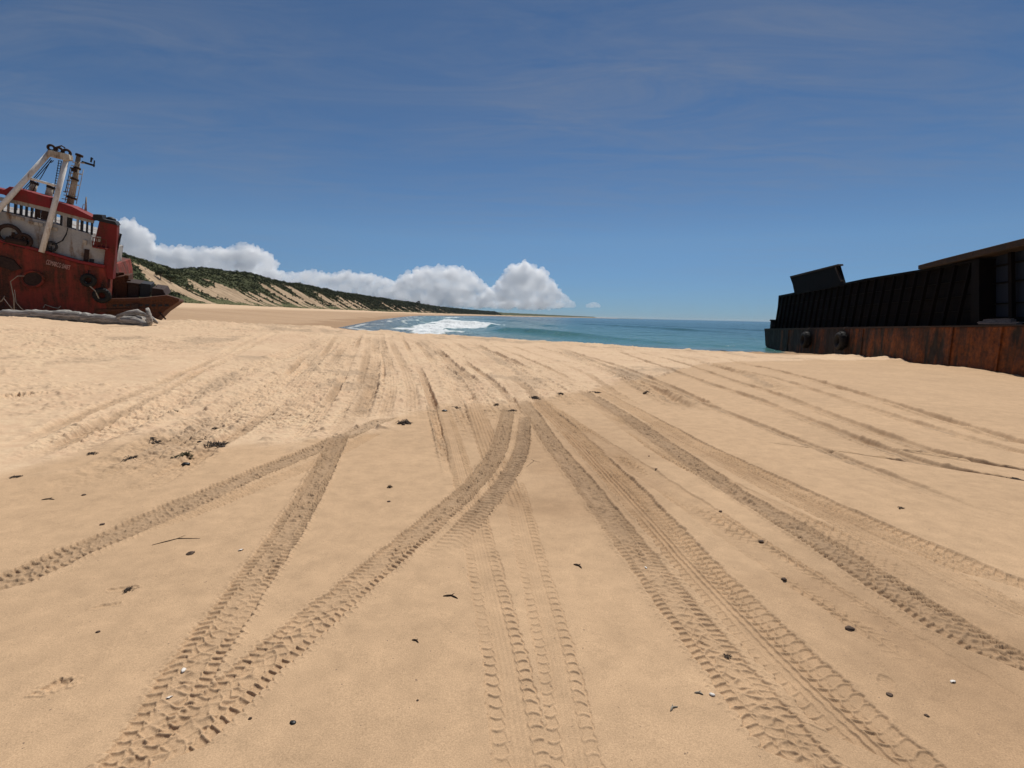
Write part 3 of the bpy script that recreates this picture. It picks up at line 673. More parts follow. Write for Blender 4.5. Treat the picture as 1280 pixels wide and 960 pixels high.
mb = MB(); mb.prism(poly([(648, 716), (696, 722), (690, 781), (643, 781)], .9), EV*1.3); mb.build('black_deck_box', M['dark'], dk, .03)
mb = MB(); mb.prism(poly([(700, 738), (752, 745), (768, 776), (698, 780)], .7), EV*2); mb.build('bent_hatch', M['dark_brown'], dk, .03)
mb = MB()
for k in range(8): mb.bar(SZ(590+k*22, 700+rnd.random()*25+k*4, 1.5), SZ(600+k*22, 780, 1.5), .06, .06)
mb.build('bent_stanchions', M['dark_brown'], dk)
# deckhouse
mb = MB(); mb.prism(poly([(-420, 300), (25, 388), (235, 437), (418, 490), (428, 546), (486, 562), (476, 640), (370, 612), (185, 560), (0, 514), (-420, 420)], .3), EV*4.6)
house = mb.build('deckhouse', M['white'], ship)
def panel(name, pts, off, th_, mat, par, bevel=0): mb = MB(); mb.prism(poly(pts, off), EV*th_); return mb.build(name, M[mat], par, bevel)
panel('side_door', [(390, 558), (412, 562), (405, 625), (384, 620)], .24, .1, 'dark_brown', house)
panel('porthole_plate', [(413, 604), (434, 606), (430, 630), (411, 628)], .24, .1, 'dark', house)
panel('vent_grille', [(130, 428), (198, 440), (196, 454), (128, 440)], .22, .1, 'mast_tan', house)
panel('vent_grille', [(235, 455), (265, 461), (263, 474), (233, 468)], .22, .1, 'mast_tan', house)
panel('vent_grille', [(50, 402), (112, 414), (110, 428), (48, 414)], .22, .1, 'mast_tan', house)
panel('wall_plate', [(382, 515), (402, 519), (398, 540), (380, 536)], .22, .1, 'mast_tan', house)
mb = MB(); mb.tube([SZ(313, 462, .2), SZ(306, 490, .15), SZ(288, 520, .1), (SZ(262, 533, .1)), SZ(238, 538, .1)], .035, 6); mb.build('hanging_cable', M['dark'], house)
mb = MB(); mb.torus(SZ(238, 546, .05), SN, .24, .07); mb.bar(SZ(238, 546, .1), SZ(234, 575, .1), .07, .07); mb.build('hose_reel', M['dark'], house)
# wheelhouse: open window band
wh = MB(); wh.prism(poly([(-420, 235), (62, 331), (235, 372), (300, 393), (432, 428), (430, 440), (298, 408), (233, 388), (50, 346), (-420, 250)], .3), EV*.18)
wheel = wh.build('wheelhouse', M['white'], ship)
def sill(x): return np.interp(x, [-420, 25, 235, 418, 430], [300, 388, 437, 490, 494])
def head(x): return np.interp(x, [-420, 62, 235, 300, 432], [245, 342, 383, 404, 438])
for x, w_, mt in [(-40, 10, 'dark'), (10, 8, 'dark'), (38, 8, 'white'), (70, 10, 'dark'), (97, 11, 'dark'), (122, 10, 'dark'), (146, 8, 'dark'), (166, 9, 'dark_brown'), (232, 14, 'white'), (256, 6, 'white'), (283, 9, 'dark'), (300, 20, 'white'), (318, 9, 'dark'), (358, 9, 'white'), (378, 12, 'dark'), (402, 8, 'dark'), (424, 9, 'dark')]:
    panel('window_post', [(x-w_/2, head(x)-2), (x+w_/2, head(x)-2), (x+w_/2-3, sill(x)+2), (x-w_/2-3, sill(x)+2)], .32, .14, mt, wheel)
for x in (75, 150, 290, 380):
    panel('rear_post', [(x-4, head(x)-6), (x+4, head(x)-6), (x+2, sill(x)+2), (x-6, sill(x)+2)], 3.2, .1, 'dark', wheel)
panel('window_shutter', [(166, 372), (188, 377), (185, 418), (163, 412)], .36, .06, 'dark_brown', wheel)
panel('window_shutter', [(190, 378), (226, 386), (222, 428), (187, 420)], .36, .06, 'dark_brown', wheel)
panel('window_shutter', [(310, 410), (334, 416), (331, 462), (308, 456)], .36, .06, 'dark', wheel)
mb = MB(); mb.prism(poly([(-420, 185), (20, 285), (45, 270), (100, 284), (233, 322), (236, 372), (150, 352), (62, 331), (18, 308), (-420, 215)], .15), EV*1.3)
rf = mb.build('roof', M['roof_red'], wheel)
mb = MB(); mb.prism(poly([(236, 335), (275, 345), (330, 362), (428, 412), (432, 428), (300, 393), (236, 374)], .08), EV*1.3); mb.build('roof_front', M['roof_red'], rf)
for x, y0, y1 in ((152, 255, 305), (228, 275, 326)):
    mb = MB(); mb.tube([SZ(x-10, y1+8, 1.6), SZ(x+6, y0, 1.6)], .19, 14); f_ = mb.build('exhaust_stack', M['mast_tan'], rf)
    mb = MB(); mb.tube([SZ(x+5, y0+4, 1.6), SZ(x+9, y0-7, 1.6)], .22, 14); mb.build('stack_cap', M['dark'], f_)
# red tower at the end
mb = MB(); mb.prism(poly([(458, 428), (540, 448), (538, 520), (525, 640), (520, 700), (470, 690), (486, 562), (430, 548), (448, 470)], .1), EV*.7)
tw = mb.build('funnel_tower', M['tower_red'], ship, .03)
panel('tower_cap', [(430, 398), (470, 402), (474, 420), (530, 432), (542, 450), (456, 430), (426, 420)], .0, .9, 'dark', tw)
panel('tower_window', [(446, 500), (466, 503), (462, 526), (443, 523)], .05, .1, 'mast_tan', tw)
panel('tower_platform', [(428, 546), (492, 556), (490, 562), (426, 552)], -.6, .8, 'tower_red', tw)
mb = MB(); mb.blob(SZ(512, 424, 1), .3, .3, .18, .1); mb.build('dome_light', M['dark'], tw)
mb = MB()
for k in range(4): mb.bar(SZ(430+k*20, 505+k*4, -.5), SZ(427+k*20, 548+k*4, -.5), .04, .04)
mb.bar(SZ(428, 505, -.5), SZ(492, 517, -.5), .05, .05); mb.bar(SZ(428, 525, -.5), SZ(490, 537, -.5), .05, .05); mb.build('platform_rail', M['hull_red'], tw)
mb = MB(); mb.bar(SZ(558, 488, .6), SZ(532, 600, .6), .09, .09); mb.bar(SZ(540, 488, .6), SZ(558, 490, .6), .06, .06); mb.bar(SZ(536, 530, .6), SZ(548, 532, .6), .06, .06); mb.bar(SZ(531, 560, .6), SZ(541, 563, .6), .06, .06); mb.build('end_ladder', M['dark'], tw)
# A-frame
af = MB(); af.tube([SZ(-130, 512, -.2), SZ(52, 310, -.06), SZ(232, 110, .2)], [.15, .145, .135], 14)
A_ = af.build('a_frame', M['aframe'], ship)
mb = MB(); mb.tube([SZ(192, 574, -.1), SZ(254, 345, .05), SZ(312, 122, .2)], [.15, .145, .135], 14); mb.build('frame_leg', M['aframe'], A_)
mb = MB(); mb.tube([SZ(128, 230, .1), SZ(262, 268, .1)], .075, 10); mb.build('cross_beam', M['aframe'], A_)
mb = MB(); mb.prism(poly([(222, 100), (318, 122), (322, 148), (300, 150), (212, 128)], -.1), EV*.7); mb.build('frame_head', M['mast_tan'], A_, .04)
mb = MB()
for x, y, s_ in ((237, 92, .22), (272, 103, .22), (308, 114, .24)): mb.torus(SZ(x, y, .2), SN+np.array((.5, 0, 0)), s_*.7, s_*.32, 16, 8)
mb.tube([SZ(268, 104, 0), SZ(262, 88, 0), SZ(285, 82, 0), SZ(300, 92, 0)], .04, 6); mb.build('head_sheaves', M['dark_brown'], A_)
mb = MB()
for a, b in ((((248, 150), (225, 160))), ((235, 150), (150, 290)), ((240, 148), (120, 280)), ((248, 330), (300, 150)), ((262, 335), (312, 160)), ((300, 300), (325, 180)), ((235, 140), (100, 290))):
    mb.tube([SZ(*a, .5), SZ((a[0]+b[0])/2, (a[1]+b[1])/2+4, .6), SZ(*b, .6)], .022, 5)
for k in range(14):
    f_ = k/13; mb.bar(SZ(248+f_*24-4, 300-f_*150, .5), SZ(260+f_*24-2, 303-f_*150, .5), .03, .03)
mb.tube([SZ(246, 305, .5), SZ(272, 150, .5)], .02, 5); mb.tube([SZ(260, 308, .5), SZ(284, 152, .5)], .02, 5); mb.build('rigging', M['dark'], A_)
# mast
mb = MB(); mb.tube([SZ(322, 356, 1.6), SZ(345, 240, 1.6), SZ(362, 132, 1.6)], [.19, .155, .12], 12, True, .06); ms = mb.build('mast', M['mast_tan'], ship)
for x, y, r_ in ((366, 126, .2), (343, 236, .23), (356, 185, .19), (330, 322, .26)):
    mb = MB(); mb.tube([SZ(x-1, y+5, 1.6), SZ(x+1, y-4, 1.6)], r_, 12); mb.build('mast_ring', M['dark_brown'], ms)
mb = MB(); mb.prism(poly([(325, 180), (352, 186), (350, 204), (330, 200)], 1.2), EV*.6); mb.build('mast_platform', M['dark_brown'], ms)
mb = MB(); mb.bar(SZ(378, 156, 1.6), SZ(437, 174, 1.6), .11, .11); mb.bar(SZ(433, 180, 1.6), SZ(436, 150, 1.6), .06, .06); mb.bar(SZ(420, 158, 1.6), SZ(423, 136, 1.6), .08, .08); mb.bar(SZ(418, 140, 1.6), SZ(430, 143, 1.6), .09, .06); mb.build('mast_arm', M['dark'], ms)
mb = MB()
for k in range(11):
    y = 160+k*17; x = 352-k*4.1; mb.bar(SZ(x-14-rnd.random()*14, y-4, 1.3), SZ(x+4, y, 1.5), .05, .05)
    if k % 3 == 0: mb.bar(SZ(x+20, y, 1.5), SZ(x+38, y+3, 1.5), .06, .06)
mb.tube([SZ(330, 190, 1.3), SZ(300, 340, 1.3)], .025, 5); mb.tube([SZ(385, 190, 1.5), SZ(352, 350, 1.5)], .02, 5); mb.build('mast_rungs', M['mast_tan'], ms)
mb = MB(); mb.tube([SZ(395, 385, 1.2), SZ(398, 318, 1.2)], [.07, .03], 6); mb.bar(SZ(383, 352, 1.2), SZ(398, 356, 1.2), .03, .03); mb.tube([SZ(384, 355, 1.2), SZ(378, 378, 1.2)], .02, 5); mb.build('antenna', M['mast_tan'], rf)
# winch on deck at the left
mb = MB()
for k in range(26):
    x, y = 20+rnd.random()*110, 480+rnd.random()*55
    y = max(y, 470+abs(x-50)*.35); mb.bar(SZ(x, y, .0), SZ(x+rnd.uniform(-22, 22), min(y+rnd.uniform(10, 40), 545), .1), .08+rnd.random()*.1, .08)
mb.torus(SZ(42, 490, 0), SN, .5, .11, 20, 8); mb.torus(SZ(108, 520, 0), SN, .36, .1, 20, 8); mb.tube([SZ(30, 515, .0), SZ(125, 535, .0)], .2, 10); mb.build('deck_winch', M['dark_brown'], ship)
# name on the hull
def text(txt, origin, xdir, zdir, hgt, width, mat, parent, name, outw):
    cu = bpy.data.curves.new(name, 'FONT'); cu.body = txt; cu.size = 1; cu.extrude = .01; cu.resolution_u = 3
    to = bpy.data.objects.new('tmp', cu); C.objects.link(to); dg = bpy.context.evaluated_depsgraph_get(); dg.update()
    me = bpy.data.meshes.new_from_object(to.evaluated_get(dg)); bpy.data.objects.remove(to)
    n = len(me.vertices); a = np.zeros(n*3, np.float32); me.vertices.foreach_get('co', a); a = a.reshape(-1, 3)
    xs = (a[:, 0]-a[:, 0].min())/(np.ptp(a[:, 0])); zs = a[:, 1]/.72
    P_ = np.array(origin)[None]+np.outer(xs*width, xdir)+np.outer(zs*hgt, zdir)+np.outer(a[:, 2], outw)
    me.vertices.foreach_set('co', P_.astype(np.float32).ravel()); me.update()
    return link_mesh(name, me, M[mat], parent)
o0, o1, oz = SZ(212, 628, -.02), SZ(322, 656, -.02), SZ(217, 606, -.02)
text('COMARCO SWIFT', o0+SN*.02, (o1-o0)/np.linalg.norm(o1-o0), (oz-o0)/np.linalg.norm(oz-o0), np.linalg.norm(oz-o0), np.linalg.norm(o1-o0), 'letter', hull, 'name_lettering', SN)
# ropes on the hull
def hang(name, pts, r_, mat, label, cat, group=None):
    b = pts[0]; e = empty(name, (0, 0, 0)); bpy.data.objects.remove(e)
    mb = MB(); mb.tube(pts, r_, 6); o = mb.build(name, M[mat]); tag(o, label, cat, group); return o
hang('mooring_rope', [SZ(390, 708, -.35), SZ(415, 730, -.4), SZ(440, 752, -.45), SZ(462, 800, -.4)], .035, 'rope', 'pale frayed rope hanging across the tyre fenders of the tugboat', 'rope')
hang('fallen_rope', [SZ(200, 830, -.3), SZ(208, 815, -.2), SZ(245, 828, -.2), SZ(270, 832, -.25), SZ(280, 822, -.2)], .03, 'rope', 'thin pale rope tangled low on the red tugboat hull above the log', 'rope')
def tyre(name, c_, ax, R_, label, group, wmat='rubber'):
    e = empty(name, tuple(c_)); tag(e, label, 'tyre', group)
    mb = MB(); mb.torus(c_, ax, R_*.68, R_*.32, 28, 12, 1.15); mb.build('tyre_casing', M[wmat], e)
    mb = MB(); n = np.array(ax)/np.linalg.norm(ax)
    for k in range(18):
        a = 2*math.pi*k/18; u = np.cross(n, (0, 0, 1)); u /= np.linalg.norm(u); w_ = np.cross(n, u); d = u*math.cos(a)+w_*math.sin(a)
        mb.bar(np.array(c_)+d*R_*.985-n*R_*.24, np.array(c_)+d*R_*.985+n*R_*.24, R_*.14, R_*.06, d)
    mb.build('tread_blocks', M[wmat], e)
    mb = MB(); mb.tube([np.array(c_)+np.array((0, 0, R_*.75)), np.array(c_)+np.array((0, 0, R_*1.5))-n*.25], .03, 6); mb.build('hanging_chain', M['dark_brown'], e)
tyre('fender_tyre', SZ(408, 703, -.3), SN, .42, 'upper black tyre fender at the corner of the red tugboat hull', 'tyre fenders on the tugboat')
tyre('fender_tyre', SZ(470, 773, -.3), SN, .48, 'lower black tyre fender at the corner of the red tugboat hull', 'tyre fenders on the tugboat')
# prop stick leaning on the end of the hull
hang('leaning_stick', [SZ(735, 850, 0), SZ(764, 882, -.3)], .05, 'dark_brown', 'thin dark stick standing in the sand right of the tugboat end', 'stick')

# ------------------------------------------------------------------ driftwood
m, nt, p = new_mat('bleached_driftwood')
tc = nt.nodes.new('ShaderNodeTexCoord').outputs['Object']
n1 = noise(nt, mapping(nt, tc, (.5, 7, 7), (0, 0, .15)), 2.2, 6, .65, .3)
nt.links.new(ramp(nt, n1, [(.3, (.05, .042, .036)), (.5, (.30, .27, .235)), (.68, (.58, .53, .47))]), p.inputs['Base Color']); p.inputs['Roughness'].default_value = .9
bump(nt, p, n1, .8, .05); M['drift'] = m
LY = 24.0
def LG(px, py, dy=0): return at_y(px, py, LY+dy)
g0 = place(100, 404); 
lp = [(-70, 399, 4.5), (-20, 397.5, 6), (10, 396, 6.5), (45, 394.5, 7.5), (80, 394.5, 8), (110, 396, 7.5), (140, 398, 6.5), (160, 400, 6.5), (178, 402, 6)]
b0 = LG(90, 400); root = empty('driftwood_log', (b0[0], b0[1], surf_z(b0[0], b0[1]))); tag(root, 'long bleached grey driftwood log with a broken root end lying on the sand', 'driftwood')
pth, rad = [], []
for k in range(60):
    f_ = k/59*(len(lp)-1); i = min(int(f_), len(lp)-2); g = f_-i
    x, y, r_ = [lp[i][j]*(1-g)+lp[i+1][j]*g for j in range(3)]
    pnt = LG(x, y); rr0 = .84*r_*LY/640; gz = surf_z(pnt[0], pnt[1])
    pnt[2] = max(pnt[2], gz+rr0*.35); 
    if pnt[2]-rr0 > gz: pnt[2] = gz+rr0*.8
    pth.append(pnt); rad.append(rr0*(1+.10*math.sin(k*.9)+.06*math.sin(k*2.3)))
mb = MB(); mb.tube(pth, rad, 18, True, .07); lg = mb.build('log_trunk', M['drift'], root)
tip = pth[-1]
def LGs(px, py, dy=0): return LG(px, py, dy)
mb = MB()
mb.tube([LG(150, 398), LG(162, 392), LG(172, 390.5), LG(183, 394)], [.2, .17, .14, .06], 9, True, .15)
mb.tube([LG(155, 401, -.3), LG(168, 401, -.4), LG(180, 405, -.5), LG(187, 407, -.5)], [.22, .2, .15, .05], 9, True, .15)
mb.tube([LG(150, 399, .5), LG(170, 396, .6), LG(180, 399, .6), LG(186, 404, .4)], [.18, .15, .12, .06], 9, True, .15)
mb.build('root_snags', M['drift'], root)
mb = MB(); mb.tube([LG(184, 385.5, -.4), LG(186, 393, -.5), LG(187, 401, -.5), LG(187, 407, -.5)], [.07, .11, .13, .10], 9, True, .12)
mb.tube([LG(183, 394, -.2), LG(190, 399, -.2), LG(197, 404, -.2)], [.12, .11, .05], 9, True, .12); mb.build('upright_root', M['drift'], root)
M['plank_grey'] = plain('grey_dead_wood', (.17, .14, .115), .9, .4, 12)
for k, (pts, r_, lab) in enumerate([
    ([(-30, 392), (2, 376), (6, 370)], .05, 'bare branch rising at the left edge behind the log'),
    ([(18, 396), (17, 372), (13, 352), (22, 345), (30, 345)], .045, 'thin bent branch leaning up against the red tugboat hull'),
    ([(20, 392), (10, 380), (4, 372)], .035, 'short dead twig branch crossing low beside the log left end'),
    ([(34, 392), (26, 385), (20, 378), (18, 362)], .03, 'curved slim twig leaning on the hull just above the log')]):
    mb = MB(); mb.tube([LG(x, y, 1.2+.3*k) for x, y in pts], [.62*r_*(1-.6*i/len(pts)) for i in range(len(pts))], 7)
    o = mb.build('dead_branch', M['plank_grey']); tag(o, lab, 'branch', 'dead branches against the tugboat')

# ------------------------------------------------------------------ barge (right)
BE = -BN
def Bz(x, y): return (930+x/3.657, 280+y/3.657)
def B(x, y, off=0.0): return on_plane(*Bz(x, y), barge_A+BE*off, BN)
def bp(pts, off): return [B(x, y, off) for x, y in pts]
def bpanel(name, pts, off, th_, mat, par, bevel=0): mb = MB(); mb.prism(bp(pts, off), BE*th_); return mb.build(name, M[mat], par, bevel)
bb = B(600, 640, 5); bb[2] = surf_z(bb[0], bb[1])
barge = empty('barge', tuple(bb)); tag(barge, 'long black hopper barge with rusty orange hull aground on the sand', 'barge')
deck_y = lambda x: np.interp(x, [93, 145, 1050, 1280, 1700], [483, 480.5, 468, 465, 460])
hull = MB(); hull.prism(bp([(93, 483), (145, 480), (600, 474), (1050, 468), (1280, 465), (1700, 459), (1700, 900), (1280, 760), (900, 690), (500, 640), (180, 612), (118, 582), (97, 556)], 0), BE*11)
bh = hull.build('hull', M['barge_rust'], barge, .06)
mb = MB(); mb.prism(bp([(93, 478), (600, 469), (1050, 463), (1700, 453), (1700, 462), (1050, 470), (600, 476), (93, 486)], -.06), BE*.3); mb.build('deck_edge', M['barge_rail'], bh)
for k, x in enumerate((205, 545, 955, 1180)):
    mb = MB(); a, b = B(x, deck_y(x)+3, -.03), B(x, deck_y(x)+3, -.03); b = b.copy(); b[2] -= 2.0; mb.bar(a, b, .12, .07, BN); mb.build('hull_stiffener', M['barge_rust'], bh)
# coaming wall of the hopper
top = [(158, 327), (230, 313), (340, 293), (450, 271), (555, 249), (800, 209), (1050, 164)]
ty = lambda x: np.interp(x, [p_[0] for p_ in top], [p_[1] for p_ in top])
wall = MB(); wall.prism(bp(top+[(1052, 466), (600, 474), (146, 480)], .75), BE*.25)
wl = wall.build('hopper_wall', M['barge_black'], barge)
w2 = MB(); a, b = bp([(158, 327), (146, 480)], .75); w2.prism([a, a+BE*9, b+BE*9, b], BD*.2); w2.build('hopper_end', M['barge_black'], barge)
w3 = MB(); w3.prism(bp(top+[(1052, 466), (600, 474), (146, 480)], 9.6), BE*.2); w3.build('hopper_far_wall', M['barge_black'], barge)
mb = MB(); mb.prism(bp(top+[(x, y+9) for x, y in top[::-1]], .42), BE*.65); mb.build('coaming_cap', M['barge_black'], wl)
# stiffeners at an even true spacing
P0, P1 = B(150, 475), B(1045, 464); L_ = np.linalg.norm(P1-P0)
nst = 26
e1 = B(200, 320, .75)
for k in range(1, nst+1):
    f_ = k/nst
    # find crop x for this distance along
    lo, hi = 150.0, 1045.0
    for _ in range(30):
        md = (lo+hi)/2
        if np.linalg.norm(B(md, 470)-B(150, 470)) < f_*L_: lo = md
        else: hi = md
    x = lo; a = B(x, ty(x)+6, .60); b = B(x, deck_y(x)-1, .60); b[:2] = (a-BD*.0)[:2]; b = b-BN*0+BN*.18-BD*.18; 
    mb = MB(); mb.bar(a, b, .08, .17, BN); mb.build('stiffener', M['barge_black'], wl)
mb = MB()
for fz in (.28, .52, .75):
    pts = [(x, ty(x)*(1-fz)+deck_y(x)*fz) for x in np.linspace(165, 1045, 14)]
    mb.prism(bp(pts+[(x, y+3) for x, y in pts[::-1]], .62), BE*.14)
mb.build('stringer', M['barge_black'], wl)
# leaning plate above
pl = MB(); pl.prism(bp([(209, 240), (320, 212), (430, 184), (442, 225), (456, 271), (340, 293), (230, 314), (222, 275)], .5), BE*.16)
pt = pl.build('raised_plate', M['barge_black'], barge)
mb = MB(); mb.prism(bp([(209, 239), (430, 183), (432, 190), (211, 246)], .4), BE*.36); mb.build('plate_flange', M['barge_rail'], pt)
mb = MB(); mb.bar(B(420, 200, .42), B(446, 262, .42), .1, .12, BN); mb.build('plate_rib', M['barge_rail'], pt)
# taller section at the right with bluish panels
hi_t = [(795, 189), (900, 160), (1090, 112), (1280, 64), (1700, -45)]
hy = lambda x: np.interp(x, [p_[0] for p_ in hi_t], [p_[1] for p_ in hi_t])
mb = MB(); mb.prism(bp(hi_t+[(1700, 0), (1280, 98), (1050, 152), (900, 186), (795, 208)], .2), BE*.8); tr = mb.build('top_rail', M['barge_rail'], barge, .03)
mb = MB(); mb.prism(bp([(1040, 166), (1075, 158), (1075, 468), (1035, 468)], .35), BE*1.2); mb.build('corner_post', M['barge_black'], barge)
mb = MB(); mb.prism(bp([(960, 146), (1280, 75), (1700, -25), (1700, 430), (1280, 424), (960, 424)], 1.05), BE*.2); pn = mb.build('hopper_panel', M['barge_panel'], barge)
for f_ in (.17, .45, .78):
    q = [(x, hy(x)+45+f_*(424-hy(x)-45)) for x in (1070, 1280, 1700)]
    mb = MB(); mb.prism(bp(q+[(x, y+6) for x, y in q[::-1]], .9), BE*.12); mb.build('panel_seam', M['barge_black'], pn)
for x in (1222, 1420):
    mb = MB(); a, b = B(x, hy(x)+40, .85), B(x+4, 424, .85); mb.bar(a, b, .2, .16, BN); mb.build('panel_post', M['barge_black'], pn)
mb = MB(); mb.prism(bp([(1040, 424), (1700, 424), (1700, 466), (1040, 466)], .9), BE*.2); mb.build('lower_coaming', M['barge_black'], pn)
M['plank'] = plain('weathered_planks', (.16, .14, .13), .85, .4, 4)
for k in range(5):
    x0, y0 = 1065+rnd.random()*40, 436+k*5.5; x1 = x0+120+rnd.random()*90
    mb = MB(); a = B(x0, y0, .15+.12*k); b = B(x1, y0-6, .2+.12*k); z_ = max(B(x0, deck_y(x0), 0)[2], B(x1, deck_y(x1), 0)[2])
    a[2] = z_+.06+.05*k; b[2] = z_+.08+.06*k; mb.bar(a, b, .22, .05, (0, 0, 1)); o = mb.build('loose_plank', M['plank']); tag(o, 'grey weathered plank lying on the barge deck below the bluish panel', 'plank', 'loose planks on the barge deck')
mb = MB(); a = B(131, 482, .5); mb.tube([a, a+np.array((0, 0, .9))], .28, 14); mb.tube([a+np.array((0, 0, .9)), a+np.array((0, 0, 1.05))], .36, 14); mb.build('mooring_bollard', M['dark'], barge)
tyre('fender_tyre', B(280, 530, -.3), BN, .70, 'black tyre fender with a pale centre patch near the far end of the barge', 'tyre fenders on the barge')
tyre('fender_tyre', B(440, 535, -.3), BN, .68, 'dull black tyre fender, nearer of the two on the rusty barge hull', 'tyre fenders on the barge')

# ------------------------------------------------------------------ debris on the sand
M['weed'] = plain('dried_dark_seaweed', (.085, .062, .046), .9, .6, 20)
M['weed_olive'] = plain('olive_seaweed', (.075, .066, .026), .7, .5, 25)
M['stone'] = plain('black_wet_stone', (.014, .014, .013), .45, .4, 15)
M['brown_stone'] = plain('brown_beach_stone', (.09, .055, .035), .8, .4, 25)
M['shell'] = plain('white_shell', (.72, .66, .58), .5, .12, 40)
M['twig'] = plain('brown_twig', (.06, .038, .022), .85, .4, 30)
def mpp(p): return np.linalg.norm(p-EYE)/640
def weed(px, py, w, label, mat='weed', tall=.35, name='seaweed_clump', group='seaweed clumps on the sand'):
    p = place(px, py); W = w*mpp(p)*.85; e = MB(); tall = tall*.7
    n = int(40+W*120)
    pool = [(0.0, 0.0)]
    for k in range(n):
        a, b = pool[rnd.randrange(len(pool))]
        if abs(a) > W*.48 or abs(b) > W*.3: a, b = a*.4, b*.4
        z = surf_z(p[0]+a, p[1]+b)
        an = rnd.random()*6.28; l = W*rnd.uniform(.14, .34); hgt = W*tall*rnd.random()*math.exp(-(a*a+b*b)/(W*W*.12))
        q = [np.array((p[0]+a, p[1]+b, z-.003)), np.array((p[0]+a+math.cos(an)*l*.5, p[1]+b+math.sin(an)*l*.5, z+hgt*.7+.006)), np.array((p[0]+a+math.cos(an)*l, p[1]+b+math.sin(an)*l, z+hgt*.25+.002))]
        e.tube(q, [W*.013, W*.016, W*.007], 5, True, .3); pool.append((a+math.cos(an)*l*.8, b+math.sin(an)*l*.8))
    for k in range(6):
        a, b = pool[rnd.randrange(len(pool))]; e.blob((p[0]+a, p[1]+b, surf_z(p[0]+a, p[1]+b)+W*.02), W*.09, W*.07, W*tall*.18, .35, 8, 5)
    o = e.build(name, M[mat]); tag(o, label, 'seaweed', group); return o
def stone(px, py, w, label, mat='brown_stone', flat=.55, group='small stones on the sand'):
    p = place(px, py); W = .55*w*mpp(p); e = MB(); e.blob(p+np.array((0, 0, W*flat*.2)), W*.5*rnd.uniform(.8, 1.2), W*.42, W*flat*.5, .26, 18, 12, 1.5)
    o = e.build('beach_stone', M[mat]); tag(o, label, 'stone', group)
def shell(px, py, w, label):
    p = place(px, py); W = .55*w*mpp(p); e = MB(); vs = []; n = 12; an = rnd.random()*6
    for j in range(5):
        for i in range(n):
            a = an+(i/(n-1)-.5)*2.4; f_ = j/4; rr = W*f_*(1+.05*(i % 2)); vs.append((p[0]+math.cos(a)*rr, p[1]+math.sin(a)*rr, p[2]+W*(.34*math.sin(math.pi*min(1, f_*.9+.1))+.02)+(.02*W if i % 2 else 0)))
    e.add(vs, [(j*n+i, j*n+i+1, (j+1)*n+i+1, (j+1)*n+i) for j in range(4) for i in range(n-1)], True)
    o = e.build('sea_shell', M['shell']); s_ = o.modifiers.new('solid', 'SOLIDIFY'); s_.thickness = W*.08; tag(o, label, 'shell', 'white shells on the sand')
def stick(px, py, dx, dy, r_, label, mat='twig', bend=.2):
    a, b = place(px, py), place(px+dx, py+dy); m_ = (a+b)/2; d = b-a; m_ = m_+np.array((-d[1], d[0], 0))*bend; m_[2] = surf_z(m_[0], m_[1])
    l = np.linalg.norm(d); e = MB(); up = np.array((0, 0, 1.0)); e.tube([a+up*r_*.3, (a+m_)/2+up*(r_*.8), m_+up*r_*.9, (b+m_)/2+up*r_*.8, b+up*r_*.4], [r_*.6, r_, r_, r_*.8, r_*.4], 7, True, .2)
    e.tube([m_+up*r_, m_+up*(r_*2.5)+d*.15+np.array((-d[1], d[0], 0))*.12], [r_*.6, r_*.3], 6)
    o = e.build('twig', M[mat]); tag(o, label, 'twig', 'twigs on the sand')
stone(232, 580, 13, 'smooth rounded black stone just below the olive seaweed clump', 'stone')
weed(232, 572, 22, 'small olive green seaweed clump directly above the black stone', 'weed_olive', .3)
weed(265, 557, 36, 'widest dark seaweed tangle, up and right of the black stone')
weed(197, 552, 20, 'dark flat seaweed strip up and left of the olive clump', tall=.2)
weed(160, 574, 20, 'small dark seaweed strip left of the black stone', tall=.2)
weed(113, 570, 13, 'small seaweed tuft left of the two thin flat seaweed strips', tall=.3)
weed(213, 518, 20, 'brown seaweed patch high in the loose sand above the tide line', tall=.25)
weed(270, 534, 12, 'little seaweed scrap above the widest seaweed tangle', tall=.2)
weed(22, 600, 12, 'tiny seaweed scrap near the left edge beyond the tracks', tall=.2)
weed(503, 531, 26, 'spiky purple brown seaweed bush where the left tracks end', tall=.55)
weed(572, 510, 13, 'thin seaweed wisp just right of the flat black stone by the centre tracks', tall=.4)
weed(622, 507, 12, 'seaweed scrap at the top of the short ribbed track', tall=.3)
weed(640, 513, 16, 'dark seaweed strand lying over the top of the curved track', tall=.25)
weed(668, 499, 20, 'dark seaweed clump right of the top of the curved track', tall=.3)
weed(700, 494, 14, 'seaweed scrap in the row between the curved track and the right tracks', tall=.2)
weed(745, 490, 18, 'flat dark seaweed patch at the head of the chunky right track', tall=.15)
weed(808, 493, 14, 'lone seaweed tuft on the loose sand among the right ruts', tall=.4)
weed(160, 740, 16, 'dark seaweed pieces beside a faint footprint at the lower left', tall=.2)
weed(905, 440, 14, 'black seaweed lump at the water edge near the barge', tall=.3)
weed(1126, 636, 9, 'curly seaweed thread alone on the smooth sand at the right', tall=.3)
weed(914, 820, 15, 'dark curl of seaweed on the edge of the chunky lower right track', tall=.35)
weed(487, 610, 10, 'spindly plant scrap on the smooth sand below the seaweed bush', tall=.8)
stone(556, 514, 13, 'flat black stone at the edge of the deep centre rut', 'stone', .4)
stone(952, 676, 12, 'flat dark brown stone between two right hand tracks', flat=.3)
stone(980, 723, 9, 'small brown stone pressed into the faint right track')
stone(1062, 786, 16, 'largest brown stone on the faint track at the lower right', flat=.45)
stone(486, 628, 8, 'small dark chip alone on the smooth sand left of centre', flat=.4)
stone(901, 640, 7, 'tiny brown pebble left of the chunky right track', flat=.4)
